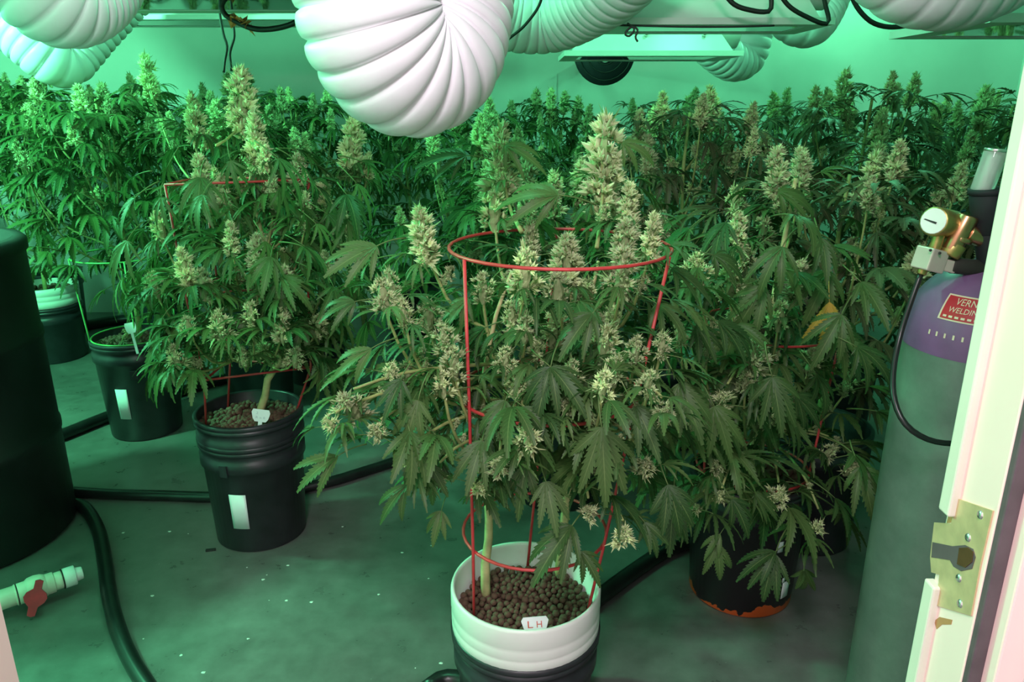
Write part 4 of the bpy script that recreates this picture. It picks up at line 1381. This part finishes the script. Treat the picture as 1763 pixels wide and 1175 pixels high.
# ------------------------------------------------------------------ the other plants
generic('leafy cannabis plant rising from the bucket of wilted leaves', B3.x, B3.y + .05, 0.36, 1.40, 0.36, 101, 16, (0.07, 0.12), 0.12, 0.72, 90, cx=-0.10, cy=0.1, droop=(-0.7, 0.4))
generic('broad-leaved cannabis plant in the white banded bucket', B4.x, B4.y, 0.35, 1.42, 0.40, 102, 16, (0.06, 0.10), 0.13, 0.66, 90, cx=0.02, cy=0.0, droop=(-0.7, 0.5))
generic('cannabis plant behind the three-sided cage, narrow white label below', B6.x, B6.y, 0.34, 1.36, 0.40, 103, 16, (0.07, 0.13), 0.12, 0.6, 80)
SPOTS = [
    (-2.60, 4.18, 1.42, 'bushy cannabis plant in the far corner behind the V-bent duct'),
    (-1.35, 3.95, 1.42, 'cannabis plant below the dangling cord ends by the back wall'),
    (-1.95, 4.05, 1.40, 'cannabis plant by the back wall between corner and dangling cords'),
    (-0.55, 4.05, 1.36, 'cannabis plant by the back wall behind the large sagging duct'),
    (-0.15, 3.10, 1.30, 'cannabis plant in deep green shade below the sagging duct'),
    (0.20, 3.95, 1.36, 'cannabis plant by the back wall left of the black fan'),
    (0.85, 4.05, 1.36, 'cannabis plant by the back wall under the black fan'),
    (0.62, 2.75, 1.34, 'cannabis plant with tall pale cola behind the front plant'),
    (0.15, 2.30, 1.16, 'shaded cannabis plant crowded between front plant and back rows'),
    (1.45, 3.85, 1.36, 'cannabis plant below the curled duct by the back wall'),
    (1.25, 2.75, 1.40, 'cannabis plant reaching highest against the bright green wall'),
    (0.90, 2.05, 1.20, 'brownish cannabis plant crowded behind the leaning dim one'),
    (1.90, 3.00, 1.36, 'dim cannabis plant before the shaded part of the wall'),
    (2.20, 3.75, 1.36, 'cannabis plant in the dark right corner by the back wall'),
    (1.52, 2.02, 1.18, 'brown shaded cannabis plant in the blue cage'),
    (2.05, 2.30, 1.25, 'dark cannabis plant behind the gas cylinder and regulator'),
    (-1.10, 3.10, 1.34, 'cannabis plant between the three-sided cage and the back row'),
]
for i, (x, y, top, lab) in enumerate(SPOTS):
    brown_lit = x > 0.5  # right-hand plants: lack of green light put into the leaf colour
    tall = 'tall pale' in lab
    generic(lab, x, y, 0.36, top, 0.27 if 'far corner' in lab else 0.40, 200 + i, 15, (0.08, 0.15), 0.125, 0.62, 62, leaves=LEAFB if brown_lit else LEAF, group=None)
    bucket('plain black bucket under the ' + lab, (x, y), 0.37, 0.150, 0.132, M['black'])
# wilted leaves hanging over the rim of the back bucket
wl = Plant('small wilted cannabis seedling slumped over the bucket rim', (B3.x - 0.03, B3.y - 0.05, 0.37), 55, leaves=LEAFB)
wl.tube('stem', [Vector((B3.x - 0.03, B3.y - 0.05, 0.36)), Vector((B3.x, B3.y - 0.07, 0.42)), Vector((B3.x + 0.04, B3.y - 0.12, 0.44))], 0.005, 0.003, 'twig')
for i in range(10):
    wl.leaf_at(Vector((B3.x + wl.rg.uniform(-.06, .08), B3.y - wl.rg.uniform(.04, .13), 0.42)), wl.rg.uniform(0, 6.28), wl.rg.uniform(-1.1, -0.2), 0.075, 'thin')
wl.bud(Vector((B3.x + 0.03, B3.y - 0.1, 0.42)), (0.3, -0.3, 1), 0.05)

# ------------------------------------------------------------------ wire cages
def cage(label, rings, stakes, mat, r, base, square=False, bottom=None):
    """rings: (cx, cy, z, radius); stakes: angles; bottom: (cx, cy, z, radius)"""
    t = thing('plant_cage', label, 'plant cage', base)
    b = Vector(base)
    for cx, cy, z, R in rings:
        angs = list(stakes) + [stakes[0]] if square else [2 * math.pi * k / 36 for k in range(37)]
        pts = [Vector((cx + R * math.cos(a), cy + R * math.sin(a), z)) - b for a in angs]
        mb = MB()
        if square:
            for p, q in zip(pts, pts[1:]):
                sweep([p, q], r, 8, True, mb)
        else:
            sweep(pts + [pts[1]], r, 8, False, mb)
        link('cage_ring', mb.mesh('cage_ring', mat), t)
    lv = [bottom] + sorted(rings, key=lambda q: q[2])
    for a in stakes:
        pts = [Vector((cx + (R + (0.004 if not square else 0)) * math.cos(a), cy + (R + (0.004 if not square else 0)) * math.sin(a), z)) - b for cx, cy, z, R in lv]
        link('cage_stake', sweep(pts, r, 8).mesh('cage_stake', mat), t)
    return t
fx, fy = FB.x, FB.y
cage('round red wire cage around the front plant', [(0.085, fy + .01, 1.025, 0.198), (0.066, fy, 0.755, 0.170), (0.045, fy - .01, 0.462, 0.142)],
     [math.radians(a) for a in (-144, -28, 88)], M['red'], 0.0031, (fx, fy, 0.27), bottom=(fx, fy, 0.25, 0.124))
zt_, zm_, zb_ = atY(315, 318, B2.y - .10).z, atY(352, 508, B2.y - .09).z, atY(367, 655, B2.y - .086).z
xt_, xm_, xb_ = atY(411, 318, B2.y).x, atY(428, 508, B2.y).x, atY(446, 655, B2.y).x
cage('three-sided red wire cage in the labelled black bucket', [(xt_, B2.y, zt_, 0.185), (xm_, B2.y, zm_, 0.165), (xb_, B2.y, zb_, 0.150)],
     [math.radians(a) for a in (-145, 8, 140)], M['red'], 0.0034, (B2.x, B2.y, B2H - 0.04), True, bottom=(B2.x, B2.y, B2H - 0.045, 0.126))
cage('green wire cage in the bucket of wilted leaves', [(B3.x, B3.y, 0.72, 0.17), (B3.x, B3.y, 0.402, 0.148)],
     [math.radians(a) for a in (-150, -60, 30, 120)], M['greenw'], 0.0032, (B3.x, B3.y, 0.36), bottom=(B3.x, B3.y, 0.35, 0.138))
cage('blue wire cage around a dim plant before the gas cylinder', [(1.42, 1.95, 0.98, 0.24), (1.45, 1.98, 0.70, 0.20)],
     [math.radians(a) for a in (-120, -30, 60, 150)], M['blue'], 0.003, (1.52, 2.02, 0.34), bottom=(1.52, 2.02, 0.33, 0.13))
cage('red wire ring cage in the orange worn bucket', [(B5.x, B5.y, 0.372, 0.140), (B5.x, B5.y, 0.75, 0.17)],
     [math.radians(a) for a in (-160, -40, 80)], M['red'], 0.003, (B5.x, B5.y, 0.33), bottom=(B5.x, B5.y, 0.32, 0.132))

# ------------------------------------------------------------------ plant tags
def spade(label, loc, w, h, stemh, rot, text, tmat, tsize):
    t = thing('plant_tag', label, 'plant tag', loc)
    t.rotation_euler = rot
    o = [(-w * .30, 0), (w * .30, 0), (w * .42, h * .25), (w * .5, h * .75), (w * .42, h), (-w * .42, h), (-w * .5, h * .75), (-w * .42, h * .25)]
    sw = w * 0.11
    o = [(-sw, -stemh), (sw, -stemh), (sw, 0)] + o[1:] + [(-w * .30, 0), (-sw, 0)]
    n = len(o)
    vs = [(x, -0.001, z) for x, z in o] + [(x, 0.001, z) for x, z in o]
    link('tag_blade', MB().add(vs, [tuple(range(n)), tuple(reversed(range(n, 2 * n)))] + [(i, n + i, n + (i + 1) % n, (i + 1) % n) for i in range(n)]).mesh('tag_blade', M['paper'], False), t)
    for s, cx, cz, hh, ww in text:
        me, x0, x1, y0, y1 = text_mesh(s)
        for v in me.vertices:
            v.co = ((v.co.x - x0) / (x1 - x0) * ww + cx - ww / 2, -0.0016, (v.co.y - y0) / (y1 - y0) * hh + cz)
        me.materials.append(tmat)
        link('lettering', me, t)
    return t
tl = atZ(921, 1080, 0.30)
spade('cream plant tag marked LH at the rim of the white pot', (tl.x, FB.y - 0.135, 0.316), 0.052, 0.028, 0.012, (math.radians(-20), math.radians(-3), math.radians(3)), [('L', -0.009, 0.008, 0.013, 0.010), ('H', 0.008, 0.008, 0.012, 0.010)], M['redink'], 0.012)
spade('white spade-shaped plant tag standing in the labelled bucket', (atZ(462, 712, B2H).x, B2.y - 0.115, B2H + 0.005), 0.052, 0.036, 0.06, (math.radians(-8), math.radians(8), 0), [('2', -0.010, 0.022, 0.007, 0.006), ('R n 8', 0.0, 0.009, 0.007, 0.026)], M['greyink'], 0.01)
spade('pale plant tag half hidden by leaves above the wilted bucket', (B3.x + 0.07, B3.y - 0.14, 0.45), 0.045, 0.04, 0.08, (math.radians(-10), math.radians(-12), 0), [], M['greyink'], 0.01)
